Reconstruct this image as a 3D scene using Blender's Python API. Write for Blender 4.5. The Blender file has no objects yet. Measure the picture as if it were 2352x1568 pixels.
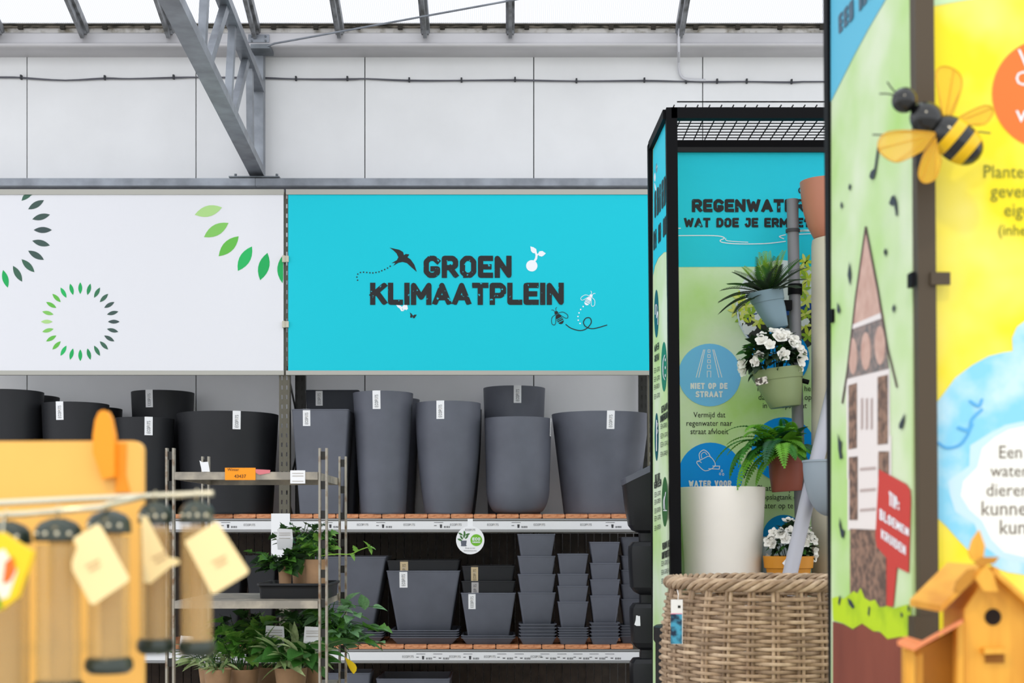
import bpy, math, random
from mathutils import Vector, Matrix
from mathutils.geometry import tessellate_polygon
S = bpy.context.scene
COL = S.collection
R = math.radians
random.seed(7)

# ------------------------------------------------------------------ camera
F = 2352 * 50 / 36          # focal length in pixels of the 2352 px wide frame
CX, HY, CH = 1176.0, 1215.0, 1.5   # principal column, horizon row, camera height (m)
cam_d = bpy.data.cameras.new('camera')
cam_d.lens = 50; cam_d.sensor_width = 36
cam_d.shift_y = (HY - 784) / 2352
cam_d.dof.use_dof = True; cam_d.dof.focus_distance = 6.6; cam_d.dof.aperture_fstop = 4.0
cam_d.clip_start = 0.05
cam = bpy.data.objects.new('camera', cam_d); COL.objects.link(cam)
cam.location = (0, 0, CH); cam.rotation_euler = (R(90), 0, 0)
S.camera = cam

# ------------------------------------------------------------------ light
W = bpy.data.worlds.new('overcast_sky'); S.world = W; W.use_nodes = True
bg = W.node_tree.nodes['Background']
bg.inputs[0].default_value = (0.93, 0.96, 1.0, 1); bg.inputs[1].default_value = 1.7

def spot(name, loc, target, power, size, color, blend=0.6, soft=0.06):
    l = bpy.data.lights.new(name, 'SPOT'); l.energy = power; l.spot_size = R(size); l.spot_blend = blend
    l.color = color; l.shadow_soft_size = soft
    o = bpy.data.objects.new(name, l); COL.objects.link(o); o.location = loc
    o.rotation_euler = (Vector(target) - Vector(loc)).to_track_quat('-Z', 'Y').to_euler()
    return o
spot('warm_shop_spot', (-0.75, 0.35, 3.5), (-0.5, 1.9, 1.45), 75, 62, (1, .74, .36))
spot('warm_shop_spot.001', (0.33, 0.7, 3.4), (0.95, 2.5, 1.8), 40, 52, (1, .9, .68))
S.view_settings.view_transform = 'Standard'; S.view_settings.look = 'None'
S.view_settings.gamma = 1; S.view_settings.exposure = 0.0; S.view_settings.use_curve_mapping = False

# ------------------------------------------------------------------ helpers
def lin(c):
    c /= 255.0
    return c / 12.92 if c <= .04045 else ((c + .055) / 1.055) ** 2.4
def C(rgb): return tuple(lin(v) for v in rgb) + (1,)
def P(x, y, Y):
    return Vector(((x - CX) * Y / F, Y, CH + (HY - y) * Y / F))
def PX(x, Y): return (x - CX) * Y / F
def PZ(y, Y): return CH + (HY - y) * Y / F

MATS = {}
def M(name, rgb, rough=.6, metal=0, var=0, rgb2=None, scale=8, bump=0, bscale=60, spec=.4, stretch=(1, 1, 1), detail=4, sharp=None, trans=0):
    if name in MATS: return MATS[name]
    m = bpy.data.materials.new(name); MATS[name] = m; m.use_nodes = True
    nt = m.node_tree; b = nt.nodes['Principled BSDF']
    b.inputs['Base Color'].default_value = C(rgb); b.inputs['Roughness'].default_value = rough
    b.inputs['Metallic'].default_value = metal; b.inputs['Specular IOR Level'].default_value = spec
    if var or rgb2 or bump:
        tc = nt.nodes.new('ShaderNodeTexCoord'); mp = nt.nodes.new('ShaderNodeMapping')
        mp.inputs['Scale'].default_value = stretch
        nt.links.new(tc.outputs['Object'], mp.inputs[0])
    if var or rgb2:
        n = nt.nodes.new('ShaderNodeTexNoise'); n.inputs['Scale'].default_value = scale; n.inputs['Detail'].default_value = detail
        nt.links.new(mp.outputs[0], n.inputs['Vector'])
        r = nt.nodes.new('ShaderNodeValToRGB')
        if rgb2 is None: rgb2 = tuple(max(0, v * (1 - var)) for v in rgb)
        lo, hi = sharp or (.3, .7)
        r.color_ramp.elements[0].position = lo; r.color_ramp.elements[1].position = hi
        r.color_ramp.elements[0].color = C(rgb); r.color_ramp.elements[1].color = C(rgb2)
        nt.links.new(n.outputs[0], r.inputs[0]); nt.links.new(r.outputs[0], b.inputs['Base Color'])
    if bump:
        n2 = nt.nodes.new('ShaderNodeTexNoise'); n2.inputs['Scale'].default_value = bscale
        nt.links.new(mp.outputs[0], n2.inputs['Vector'])
        bp = nt.nodes.new('ShaderNodeBump'); bp.inputs['Strength'].default_value = bump; bp.inputs['Distance'].default_value = .003
        nt.links.new(n2.outputs[0], bp.inputs['Height']); nt.links.new(bp.outputs[0], b.inputs['Normal'])
    if trans:
        t = nt.nodes.new('ShaderNodeBsdfTranslucent'); t.inputs[0].default_value = C(tuple(min(255, v * 1.1) for v in rgb))
        mx = nt.nodes.new('ShaderNodeMixShader'); mx.inputs[0].default_value = trans
        nt.links.new(b.outputs[0], mx.inputs[1]); nt.links.new(t.outputs[0], mx.inputs[2])
        nt.links.new(mx.outputs[0], nt.nodes['Material Output'].inputs[0])
    return m
def clear(name, rgb, alpha, rough=.15, spec=.5):
    if name in MATS: return MATS[name]
    m = bpy.data.materials.new(name); MATS[name] = m; m.use_nodes = True
    nt = m.node_tree; b = nt.nodes['Principled BSDF']
    b.inputs['Base Color'].default_value = C(rgb); b.inputs['Roughness'].default_value = rough; b.inputs['Specular IOR Level'].default_value = spec
    t = nt.nodes.new('ShaderNodeBsdfTransparent'); mx = nt.nodes.new('ShaderNodeMixShader'); mx.inputs[0].default_value = alpha
    nt.links.new(t.outputs[0], mx.inputs[1]); nt.links.new(b.outputs[0], mx.inputs[2])
    nt.links.new(mx.outputs[0], nt.nodes['Material Output'].inputs[0])
    return m

class MB:
    def __init__(s): s.v = []; s.f = []
    def add(s, vs, fs):
        o = len(s.v); s.v += [Vector(p) for p in vs]; s.f += [tuple(i + o for i in f) for f in fs]; return s
    def box(s, a, b):
        (x0, y0, z0), (x1, y1, z1) = a, b
        return s.add([(x0, y0, z0), (x1, y0, z0), (x1, y1, z0), (x0, y1, z0), (x0, y0, z1), (x1, y0, z1), (x1, y1, z1), (x0, y1, z1)],
                     [(3, 2, 1, 0), (4, 5, 6, 7), (0, 1, 5, 4), (1, 2, 6, 5), (2, 3, 7, 6), (3, 0, 4, 7)])
    def bar(s, p, q, w, h, up=(0, 0, 1)):            # box beam from p to q, w sideways and h along up
        p, q = Vector(p), Vector(q); d = (q - p).normalized(); up = Vector(up)
        sd = d.cross(up)
        if sd.length < 1e-4: sd = d.cross(Vector((0, 1, 0)))
        sd.normalize(); u = sd.cross(d).normalized()
        vs = []
        for e in (p, q):
            for a, c in ((-1, -1), (1, -1), (1, 1), (-1, 1)): vs.append(e + sd * a * w / 2 + u * c * h / 2)
        return s.add(vs, [(3, 2, 1, 0), (4, 5, 6, 7), (0, 1, 5, 4), (1, 2, 6, 5), (2, 3, 7, 6), (3, 0, 4, 7)])
    def tube(s, pts, r, n=8, closed=False):
        pts = [Vector(p) for p in pts]; k = len(pts); rs = r if isinstance(r, (list, tuple)) else [r] * k
        vs = []; prev = None
        for i, p in enumerate(pts):
            if closed: d = pts[(i + 1) % k] - pts[i - 1]
            else: d = pts[min(i + 1, k - 1)] - pts[max(i - 1, 0)]
            d = d.normalized() if d.length > 1e-9 else Vector((0, 0, 1))
            if prev is None:
                a = d.cross(Vector((0, 0, 1)))
                if a.length < .05: a = d.cross(Vector((0, 1, 0)))
            else: a = prev - d * prev.dot(d)
            a.normalize(); prev = a; b = d.cross(a)
            for j in range(n):
                t = 2 * math.pi * j / n
                vs.append(p + (a * math.cos(t) + b * math.sin(t)) * rs[i])
        fs = []
        for i in range(k if closed else k - 1):
            for j in range(n):
                a0 = i * n + j; a1 = i * n + (j + 1) % n; i2 = (i + 1) % k
                fs.append((a0, a1, i2 * n + (j + 1) % n, i2 * n + j))
        if not closed: fs += [tuple(range(n - 1, -1, -1)), tuple((k - 1) * n + j for j in range(n))]
        return s.add(vs, fs)
    def loft(s, rings, cap0=True, cap1=True):
        n = len(rings[0]); vs = [p for r in rings for p in r]; fs = []
        for i in range(len(rings) - 1):
            for j in range(n):
                fs.append((i * n + j, i * n + (j + 1) % n, (i + 1) * n + (j + 1) % n, (i + 1) * n + j))
        if cap0: fs.append(tuple(range(n - 1, -1, -1)))
        if cap1: fs.append(tuple((len(rings) - 1) * n + j for j in range(n)))
        return s.add(vs, fs)
    def lathe(s, prof, c=(0, 0, 0), n=48):
        c = Vector(c); rings = []
        for r, z in prof:
            rings.append([c + Vector((max(r, 1e-4) * math.cos(2 * math.pi * j / n), max(r, 1e-4) * math.sin(2 * math.pi * j / n), z)) for j in range(n)])
        return s.loft(rings)
    def poly(s, pts):
        pts = [Vector(p) for p in pts]
        if len(pts) <= 4: return s.add(pts, [tuple(range(len(pts)))])
        return s.add(pts, [tuple(t) for t in tessellate_polygon([pts])])
    def prism(s, pts, d):                             # outline pushed along d
        pts = [Vector(p) for p in pts]; d = Vector(d); n = len(pts)
        tri = [tuple(t) for t in tessellate_polygon([pts])]
        fs = tri + [tuple(i + n for i in reversed(t)) for t in tri]
        fs += [(i, (i + 1) % n, (i + 1) % n + n, i + n) for i in range(n)]
        return s.add(pts + [p + d for p in pts], fs)
    def sphere(s, c, rx, ry=None, rz=None, rot=None, n=16, m=10):
        ry = ry or rx; rz = rz or rx; c = Vector(c); rings = []
        for i in range(m + 1):
            a = -math.pi / 2 + math.pi * i / m
            ring = []
            for j in range(n):
                t = 2 * math.pi * j / n
                p = Vector((rx * max(math.cos(a), 1e-3) * math.cos(t), ry * max(math.cos(a), 1e-3) * math.sin(t), rz * math.sin(a)))
                if rot: p = rot @ p
                ring.append(c + p)
            rings.append(ring)
        return s.loft(rings)
    def xform(s, mat):
        s.v = [mat @ p for p in s.v]; return s

def rrect(hw, hd, r, z, cx=0, cy=0, n=3):
    r = min(r, hw * .98, hd * .98); pts = []
    for sx, sy, a0 in ((1, -1, -90), (1, 1, 0), (-1, 1, 90), (-1, -1, 180)):
        for k in range(n + 1):
            a = R(a0 + 90 * k / n)
            pts.append(Vector((cx + sx * (hw - r) + r * math.cos(a), cy + sy * (hd - r) + r * math.sin(a), z)))
    return pts

def wloc(o):
    v = Vector((0, 0, 0))
    while o: v += o.location; o = o.parent
    return v
def mesh_of(name, mb, mat, smooth=None):
    me = bpy.data.meshes.new(name); me.from_pydata([tuple(p) for p in mb.v], [], mb.f)
    if mat: me.materials.append(mat)
    if smooth:
        me.polygons.foreach_set('use_smooth', [True] * len(me.polygons)); me.set_sharp_from_angle(angle=R(smooth))
    me.update(); return me
def part(name, mb, mat, root, smooth=None, local=False, label=None, kind=None):
    if not local:
        o0 = wloc(root); mb.v = [p - o0 for p in mb.v]
    o = bpy.data.objects.new(name, mesh_of(name, mb, mat, smooth)); COL.objects.link(o); o.parent = root
    if label: o['label'] = label
    if kind: o['kind'] = kind
    return o
def tagp(o, label=None, cat=None, group=None, kind=None):
    if label: o['label'] = label
    if cat: o['category'] = cat
    if group: o['group'] = group
    if kind: o['kind'] = kind
    return o
def thing(name, label, cat, loc=(0, 0, 0), group=None, kind=None):
    o = bpy.data.objects.new(name, None); COL.objects.link(o); o.location = loc; o.empty_display_size = .1
    return tagp(o, label, cat, group, kind)
def solo(name, mb, mat, label=None, cat=None, group=None, kind=None, smooth=None):   # a thing that is one mesh, origin at its base
    xs = [p.x for p in mb.v]; ys = [p.y for p in mb.v]; z0 = min(p.z for p in mb.v)
    o0 = Vector(((min(xs) + max(xs)) / 2, (min(ys) + max(ys)) / 2, z0)); mb.v = [p - o0 for p in mb.v]
    o = bpy.data.objects.new(name, mesh_of(name, mb, mat, smooth)); COL.objects.link(o); o.location = o0
    return tagp(o, label, cat, group, kind)
def share(name, me, root, loc, rot=None, scale=None):   # another piece with shared mesh data
    o = bpy.data.objects.new(name, me); COL.objects.link(o); o.parent = root; o.location = loc
    if rot is not None: o.rotation_euler = rot
    if scale is not None: o.scale = scale if not isinstance(scale, float) else (scale,) * 3
    return o

# ---- prints: outlines on a plane of the scene, traced along the viewing rays
class Plane:
    def __init__(s, p0, n):
        s.p = Vector(p0); s.n = Vector(n).normalized()
        if s.n.dot(Vector((0, 0, CH)) - s.p) < 0: s.n = -s.n
    def at(s, px, py, off=.001):
        d = Vector(((px - CX) / F, 1, (HY - py) / F)); o = Vector((0, 0, CH))
        q = s.p + s.n * off
        return o + d * ((q - o).dot(s.n) / d.dot(s.n))
def flat(Y): return Plane((0, Y, 0), (0, -1, 0))
def pprint(name, parent, pl, polys, mat, off=.001, label=None, split=False, kind=None):
    mb = MB()
    if split: return [pprint(name, parent, pl, [q], mat, off) for q in polys][-1]
    for i, q in enumerate(polys): mb.poly([pl.at(x, y, off + (i % 40) * 4e-5) for x, y in q])   # strokes of one print lie a hair apart
    return part(name, mb, mat, parent, label=label, kind=kind)
def ell(cx, cy, rx, ry=None, n=40, a0=0, a1=360):
    ry = ry or rx
    return [(cx + rx * math.cos(R(a0 + (a1 - a0) * i / n)), cy + ry * math.sin(R(a0 + (a1 - a0) * i / n))) for i in range(n if a1 - a0 >= 360 else n + 1)]
def thick(pts, t, round_=True):                       # a polyline as a flat ribbon of width t (list of polygons)
    out = []
    for (x0, y0), (x1, y1) in zip(pts, pts[1:]):
        d = math.hypot(x1 - x0, y1 - y0) or 1e-6; nx, ny = -(y1 - y0) / d * t / 2, (x1 - x0) / d * t / 2
        out.append([(x0 + nx, y0 + ny), (x1 + nx, y1 + ny), (x1 - nx, y1 - ny), (x0 - nx, y0 - ny)])
    if round_:
        for x, y in pts: out.append(ell(x, y, t / 2, n=8))
    return out
def curve(ctrl, n=8):                                 # Catmull-Rom through the points
    pts = []; c = [ctrl[0]] + list(ctrl) + [ctrl[-1]]
    for i in range(1, len(c) - 2):
        p0, p1, p2, p3 = c[i - 1:i + 3]
        for k in range(n):
            t = k / n
            pts.append(tuple(.5 * (2 * p1[j] + (p2[j] - p0[j]) * t + (2 * p0[j] - 5 * p1[j] + 4 * p2[j] - p3[j]) * t * t + (3 * p1[j] - p0[j] - 3 * p2[j] + p3[j]) * t ** 3) for j in range(len(p1))))
    pts.append(tuple(ctrl[-1])); return pts
O_ = [(.3, 0), (.7, 0), (1, .2), (1, .8), (.7, 1), (.3, 1), (0, .8), (0, .2), (.3, 0)]
GL = {'A': (.95, [[(0, 0), (.5, 1), (1, 0)], [(.2, .27), (.8, .27)]]), 'B': (.8, [[(0, 0), (0, 1), (.8, 1), (.9, .75), (.7, .5), (0, .5)], [(.7, .5), (1, .3), (.85, 0), (0, 0)]]),
      'C': (.8, [[(1, .75), (1, .85), (.7, 1), (.3, 1), (0, .8), (0, .2), (.3, 0), (.7, 0), (1, .15), (1, .25)]]),
      'D': (.8, [[(0, 0), (0, 1), (.65, 1), (1, .75), (1, .25), (.65, 0), (0, 0)]]), 'E': (.72, [[(1, 1), (0, 1), (0, 0), (1, 0)], [(0, .5), (.85, .5)]]),
      'G': (.82, [[(.98, .84), (.7, 1), (.3, 1), (0, .8), (0, .2), (.3, 0), (.7, 0), (1, .15), (1, .38), (.6, .38)]]),
      'H': (.8, [[(0, 0), (0, 1)], [(1, 0), (1, 1)], [(0, .5), (1, .5)]]), 'I': (.02, [[(.5, 0), (.5, 1)]]), 'J': (.6, [[(.3, 1), (1, 1), (1, .2), (.7, 0), (.2, 0), (0, .2)]]),
      'K': (.82, [[(0, 0), (0, 1)], [(0, .42), (1, 1)], [(.35, .6), (1, 0)]]), 'L': (.7, [[(0, 1), (0, 0), (1, 0)]]),
      'M': (1.1, [[(0, 0), (0, 1), (.5, .3), (1, 1), (1, 0)]]), 'N': (.85, [[(0, 0), (0, 1), (1, 0), (1, 1)]]), 'O': (.82, [O_]),
      'P': (.8, [[(0, 0), (0, 1), (.75, 1), (1, .85), (1, .55), (.75, .4), (0, .4)]]), 'R': (.82, [[(0, 0), (0, 1), (.75, 1), (1, .85), (1, .58), (.75, .45), (0, .45)], [(.5, .45), (1, 0)]]),
      'S': (.78, [[(1, .93), (.75, 1), (.25, 1), (0, .85), (0, .68), (.2, .55), (.8, .45), (1, .32), (1, .15), (.75, 0), (.25, 0), (0, .07)]]),
      'T': (.8, [[(0, 1), (1, 1)], [(.5, 1), (.5, 0)]]), 'U': (.82, [[(0, 1), (0, .2), (.3, 0), (.7, 0), (1, .2), (1, 1)]]), 'V': (.9, [[(0, 1), (.5, 0), (1, 1)]]),
      'W': (1.25, [[(0, 1), (.25, 0), (.5, .8), (.75, 0), (1, 1)]]), 'Z': (.75, [[(0, 1), (1, 1), (0, 0), (1, 0)]]),
      '?': (.7, [[(0, .75), (.15, 1), (.8, 1), (1, .8), (1, .62), (.5, .42), (.5, .28)], [(.5, .02), (.5, 0)]]), ':': (.02, [[(.5, .1), (.5, .12)], [(.5, .6), (.5, .62)]]), 'Q': (.82, [O_, [(.6, .35), (1, 0)]]), 'F': (.7, [[(0, 0), (0, 1), (1, 1)], [(0, .5), (.85, .5)]]), ' ': (.35, [])}
def block(text, Wd, H, t, gap):                       # block capitals as polygons inside Wd x H
    n = len(text); ws = [GL[c][0] for c in text]
    s = (Wd - gap * (n - 1) - t * n) / sum(ws); x = 0; out = []
    for c, w in zip(text, ws):
        for st in GL[c][1]:
            pts = [(x + t / 2 + px * w * s, t / 2 + py * (H - t)) for px, py in st]
            q = thick(pts, t, True)
            for (ex, ey), (fx, fy) in ((pts[0], pts[1]), (pts[-1], pts[-2])):   # square ends
                d = math.hypot(ex - fx, ey - fy) or 1
                q += thick([(ex, ey), (ex + (ex - fx) / d * t / 2, ey + (ey - fy) / d * t / 2)], t, False)
            out += [[(a, min(H, max(0, b))) for a, b in poly] for poly in q]
        x += w * s + t + gap
    return out
def quadmap(c):                                       # corner pixels: bottom-left, bottom-right, top-right, top-left -> unit square map
    def f(u, v):
        a = [c[0][i] * (1 - u) * (1 - v) + c[1][i] * u * (1 - v) + c[2][i] * u * v + c[3][i] * (1 - u) * v for i in (0, 1)]
        return a
    return f
def caps(name, parent, pl, text, x0, y0, x1, y1, mat, t=None, gap=None, off=.0015, quad=None):   # block capitals between pixel corners
    Wd, H = abs(x1 - x0), abs(y1 - y0); t = t or H * .25; gap = gap if gap is not None else H * .08
    f = quadmap(quad or [(x0, y1), (x1, y1), (x1, y0), (x0, y0)])
    polys = [[f(a / Wd, b / H) for a, b in q] for q in block(text, Wd, H, t, gap)]
    return pprint(name, parent, pl, polys, mat, off)
FONTS = {}
def font_tris(text):
    if text in FONTS: return FONTS[text]
    cu = bpy.data.curves.new('text', 'FONT'); cu.body = text; cu.size = 1; cu.resolution_u = 2
    o = bpy.data.objects.new('text', cu); COL.objects.link(o)
    dg = bpy.context.evaluated_depsgraph_get(); dg.update()
    me = o.evaluated_get(dg).to_mesh()
    vs = [(v.co.x, v.co.y) for v in me.vertices]; fs = [tuple(p.vertices) for p in me.polygons]
    o.evaluated_get(dg).to_mesh_clear(); bpy.data.objects.remove(o); bpy.data.curves.remove(cu)
    FONTS[text] = (vs, fs); return vs, fs
def words(name, parent, pl, text, x0, x1, ybase, mat, hs=1.0, off=.0015, slope=0):   # running text from pixel x0 to x1 on baseline ybase
    vs, fs = font_tris(text); a = min(v[0] for v in vs); b = max(v[0] for v in vs); s = (x1 - x0) / (b - a)
    mb = MB(); mb.add([pl.at(x0 + (x - a) * s, ybase - y * s * hs + slope * (x - a) * s, off) for x, y in vs], fs)
    return part(name, mb, mat, parent)

# ------------------------------------------------------------------ materials
INK = M('print_black', (22, 22, 24), .55)
TURQ = (24, 198, 216)
def worn_ink():                                       # black print with small worn flecks
    m = M('worn_black_print', (20, 20, 22), .55, rgb2=(0, 175, 195), scale=42, detail=6, sharp=(.64, .67)); return m
WORN = worn_ink()
WHITE_PRINT = M('print_white', (240, 242, 248), .5)
PAPER = M('white_paper', (238, 238, 240), .6)
STEEL = M('galvanised_steel', (152, 157, 165), .42, .55, var=.2, scale=9, bump=.05)
STEEL_D = M('dark_galvanised_steel', (128, 134, 140), .45, .5, var=.25, scale=7)
ALU = M('aluminium_profile', (168, 166, 158), .4, .35)
BLACKM = M('black_coated_steel', (12, 12, 15), .6, spec=.1)
OLIVE = M('olive_coated_steel', (92, 88, 76), .45, .25)
DARKO = M('dark_coated_steel', (46, 45, 42), .5, .2)
ANTH = M('anthracite_pot', (98, 101, 112), .48, var=.12, scale=5, bump=.08, bscale=300, spec=.35)
BLK = M('black_pot', (32, 33, 37), .55, var=.12, scale=5, bump=.08, bscale=300, spec=.35)
WOODEND = M('end_grain_wood', (224, 160, 116), .7, rgb2=(176, 106, 66), scale=30, stretch=(1, 1, 4), sharp=(.35, .65))
DKPLANK = M('dark_slat_wood', (62, 54, 46), .7, var=.3, scale=20)
LTGREY = M('faint_grey_print', (176, 168, 160), .6)
DKGREY = M('dark_grey_print', (58, 58, 62), .6)

# ------------------------------------------------------------------ the room
YW = 8.6
floor = solo('floor', MB().box((-14, -10, -.1), (14, YW + .4, 0)), M('concrete_floor', (196, 192, 186), .6, var=.15, scale=2), kind='structure')
wallm = M('sandwich_panel', (234, 234, 235), .45, var=.03, scale=3)
nt = wallm.node_tree; wv = nt.nodes.new('ShaderNodeTexWave'); wv.inputs['Scale'].default_value = 6.2; wv.inputs['Distortion'].default_value = 0
tcw = nt.nodes.new('ShaderNodeTexCoord'); nt.links.new(tcw.outputs['Object'], wv.inputs['Vector'])
bw = nt.nodes.new('ShaderNodeBump'); bw.inputs['Strength'].default_value = .10; bw.inputs['Distance'].default_value = .002
nt.links.new(wv.outputs[0], bw.inputs['Height']); nt.links.new(bw.outputs[0], nt.nodes['Principled BSDF'].inputs['Normal'])
wall = solo('wall_back', MB().box((-9, YW + .012, 0), (9, YW + .2, 4.49)), M('panel_joint', (58, 60, 62), .7), kind='structure')
seam0 = PX(62, YW); pw = (PX(1614, YW) - PX(62, YW)) / 4
for k in range(-5, 9):
    part('wall_panel', MB().box((seam0 + pw * k + .003, YW, 0), (seam0 + pw * (k + 1) - .003, YW + .012, 4.49)), wallm, wall)

# roof: translucent multiwall sheets between glazing bars, rising towards the middle of the hall
roofm = bpy.data.materials.new('multiwall_polycarbonate'); roofm.use_nodes = True
nt = roofm.node_tree; nt.nodes.clear()
out = nt.nodes.new('ShaderNodeOutputMaterial'); tl = nt.nodes.new('ShaderNodeBsdfTranslucent'); tp = nt.nodes.new('ShaderNodeBsdfTransparent'); mx = nt.nodes.new('ShaderNodeMixShader')
gl = nt.nodes.new('ShaderNodeBsdfDiffuse'); gl.inputs[0].default_value = (.8, .8, .82, 1)
mx2 = nt.nodes.new('ShaderNodeMixShader'); mx2.inputs[0].default_value = .03
tc = nt.nodes.new('ShaderNodeTexCoord'); wv = nt.nodes.new('ShaderNodeTexWave'); wv.inputs['Scale'].default_value = 27
rp = nt.nodes.new('ShaderNodeValToRGB'); rp.color_ramp.elements[0].color = (.53, .535, .55, 1); rp.color_ramp.elements[0].position = .05; rp.color_ramp.elements[1].color = (.74, .74, .76, 1); rp.color_ramp.elements[1].position = .45
nt.links.new(tc.outputs['Object'], wv.inputs['Vector']); nt.links.new(wv.outputs[0], rp.inputs[0])
nt.links.new(rp.outputs[0], tl.inputs[0]); nt.links.new(rp.outputs[0], tp.inputs[0])
mx.inputs[0].default_value = .55
nt.links.new(tl.outputs[0], mx.inputs[1]); nt.links.new(tp.outputs[0], mx.inputs[2])
nt.links.new(mx.outputs[0], mx2.inputs[1]); nt.links.new(gl.outputs[0], mx2.inputs[2]); nt.links.new(mx2.outputs[0], out.inputs[0])
YE = 8.46; ZE = PZ(54, YE); SL = .36; YT = 5.6; ZT = ZE + SL * (YE - YT)
ceil = thing('ceiling', None, None, (0, YE, ZE), kind='structure')
barx = [-986, -790, -593, -397, -200, -3, 192, 389, 587, 780, 977, 1172, 1562, 1952, 2342, 2732]
for a, b in zip(barx, barx[1:]):
    x0, x1 = PX(a, YE), PX(b, YE)
    part('roof_sheet', MB().add([(x0, YE, ZE), (x1, YE, ZE), (x1, YT, ZT), (x0, YT, ZT)], [(0, 1, 2, 3)]), roofm, ceil)
BARM = M('weathered_aluminium', (148, 150, 154), .5, .3, rgb2=(92, 92, 90), scale=14, sharp=(.4, .7))
for a in barx:
    x = PX(a, YE); m = MB()
    m.bar((x, YE + .03, ZE - .045), (x, YT, ZT - .03), .052, .05)
    m.bar((x, YE - .02, ZE - .075), (x, YT, ZT - .08), .02, .05)
    m.box((x - .022, YE - .03, ZE - .07), (x + .022, YE + .04, ZE - .02))
    part('glazing_bar', m, BARM, ceil)
DIRT = M('mossy_eaves_rail', (120, 112, 100), .8, rgb2=(38, 36, 26), scale=13, stretch=(1, 1, 5), sharp=(.42, .6))
DIRT2 = M('stained_eaves_strip', (205, 202, 198), .7, rgb2=(120, 112, 92), scale=16, sharp=(.5, .75))
er = thing('eaves_rail', 'moss-stained eaves rail running under the translucent roof sheets', 'rail', (0, 8.42, PZ(74, 8.42)))
part('rail', MB().box((-9, 8.47, PZ(63, 8.47)), (9, YW + .05, PZ(52, 8.47))), DIRT, er)
part('lower_strip', MB().box((-9, 8.485, PZ(76, 8.48)), (9, YW, PZ(62, 8.48))), DIRT2, er)
part('groove', MB().box((-9, 8.465, PZ(57, 8.46)), (9, 8.471, PZ(54.5, 8.46))), M('rail_groove', (40, 38, 32), .9), er)
spm = MB().box((-.014, 0, 0), (.014, .02, .022))
spme = mesh_of('rail_clip', spm, M('rusty_clip', (48, 44, 36), .8))
for k in range(-14, 26):
    share('rail_clip', spme, er, (PX(46 + 97 * k, 8.46), 8.458 - 8.42, PZ(66, 8.46) - PZ(74, 8.42)))
gut = MB(); gp = [(8.6, 73), (8.47, 73), (8.455, 77), (8.455, 95), (8.445, 99), (8.43, 103), (8.43, 108), (8.44, 112), (8.49, 113), (8.6, 113)]
gut.loft([[Vector((x, y, PZ(z, 8.455))) for y, z in gp] for x in (-9, 9)])
gt = thing('roof_gutter', 'long rolled light-grey metal gutter along the top of the back wall', 'gutter', (0, 8.4, PZ(113, 8.385)))
part('gutter_profile', gut, M('gutter_metal', (204, 202, 204), .4, .25, var=.12, scale=3, stretch=(.4, 1, 1)), gt, smooth=50)
jp = MB().box((PX(570, 8.44), 8.442, PZ(98, 8.45)), (PX(618, 8.44), 8.454, PZ(80, 8.45)))
jo = part('joint_plate', jp, STEEL, gt)
for sx in (578, 610):
    for sy in (84, 94): part('bolt', MB().lathe([(.006, 0), (.006, .006), (0, .007)], n=8).xform(Matrix.Translation(P(sx, sy, 8.442)) @ Matrix.Rotation(R(90), 4, 'X')), STEEL_D, jo)
# rail on the wall above the boards
wr = thing('wall_rail', 'galvanised horizontal steel rail fixed on the wall above the sign boards', 'rail', (0, 8.5, PZ(426, 8.45)))
for a, b in ((-9, PX(587, 8.45) - .001), (PX(587, 8.45) + .001, 9)):
    part('rail_length', MB().box((a, 8.44, PZ(426, 8.44)), (b, YW + .001, PZ(409, 8.44))), STEEL, wr)
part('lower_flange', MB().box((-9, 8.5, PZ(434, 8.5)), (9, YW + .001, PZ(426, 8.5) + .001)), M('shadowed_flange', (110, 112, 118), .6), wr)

# lattice girder
D = Vector((-.0548, 1, 0))
def tr(Y, px, y, Y0=8.45):
    b = P(px, y, Y0); return b + D * (Y - Y0)
gd = thing('roof_girder', 'galvanised steel lattice girder reaching from the wall over the hall', 'girder', tr(8.5, 588, 402))
lowc = lambda Y: tr(Y, 588, 390); upc = lambda Y: tr(Y, 592, 196)
part('bottom_chord', MB().bar(lowc(8.52), lowc(-1), .085, .05), STEEL, gd)
part('top_chord', MB().bar(upc(8.5), upc(-1), .065, .05), STEEL, gd)
zig = [(8.08, 8.2), (7.95, 7.42), (7.40, 7.30), (7.15, 6.6), (6.55, 6.47), (6.35, 5.8), (5.7, 5.65), (5.5, 5.0), (4.9, 4.8), (4.7, 4.2), (4.1, 4.0), (3.9, 3.4), (3.3, 3.2)]
for a, b in zig:
    part('web_bar', MB().bar(upc(a), lowc(b), .036, .045, up=(0, 1, 0)), STEEL, gd)
ep = thing('wall_post', 'short galvanised post on the wall carrying the end of the girder', 'post', P(592, 404, 8.53))
part('post', MB().box((PX(577, 8.53), 8.49, PZ(404, 8.53)), (PX(607, 8.53), 8.568, PZ(112, 8.53))), STEEL, ep)
for ya in (150, 330): part('spacer', MB().box((PX(584, 8.57), 8.567, PZ(ya, 8.57)), (PX(600, 8.57), YW + .001, PZ(ya - 14, 8.57))), STEEL_D, ep)
bp = part('base_plate', MB().box((PX(530, 8.5), 8.44, PZ(407, 8.44) ), (PX(645, 8.5), YW - .003, PZ(404, 8.44))), STEEL_D, ep)
for x in (541, 636): part('bolt', MB().lathe([(.008, 0), (.008, .012), (0, .013)], P(x, 404, 8.47), 8), STEEL_D, bp)
part('bracket', MB().box((PX(578, 8.4), 8.36, PZ(116, 8.4)), (PX(622, 8.4), 8.5, PZ(106, 8.4))), STEEL_D, ep)
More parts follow.
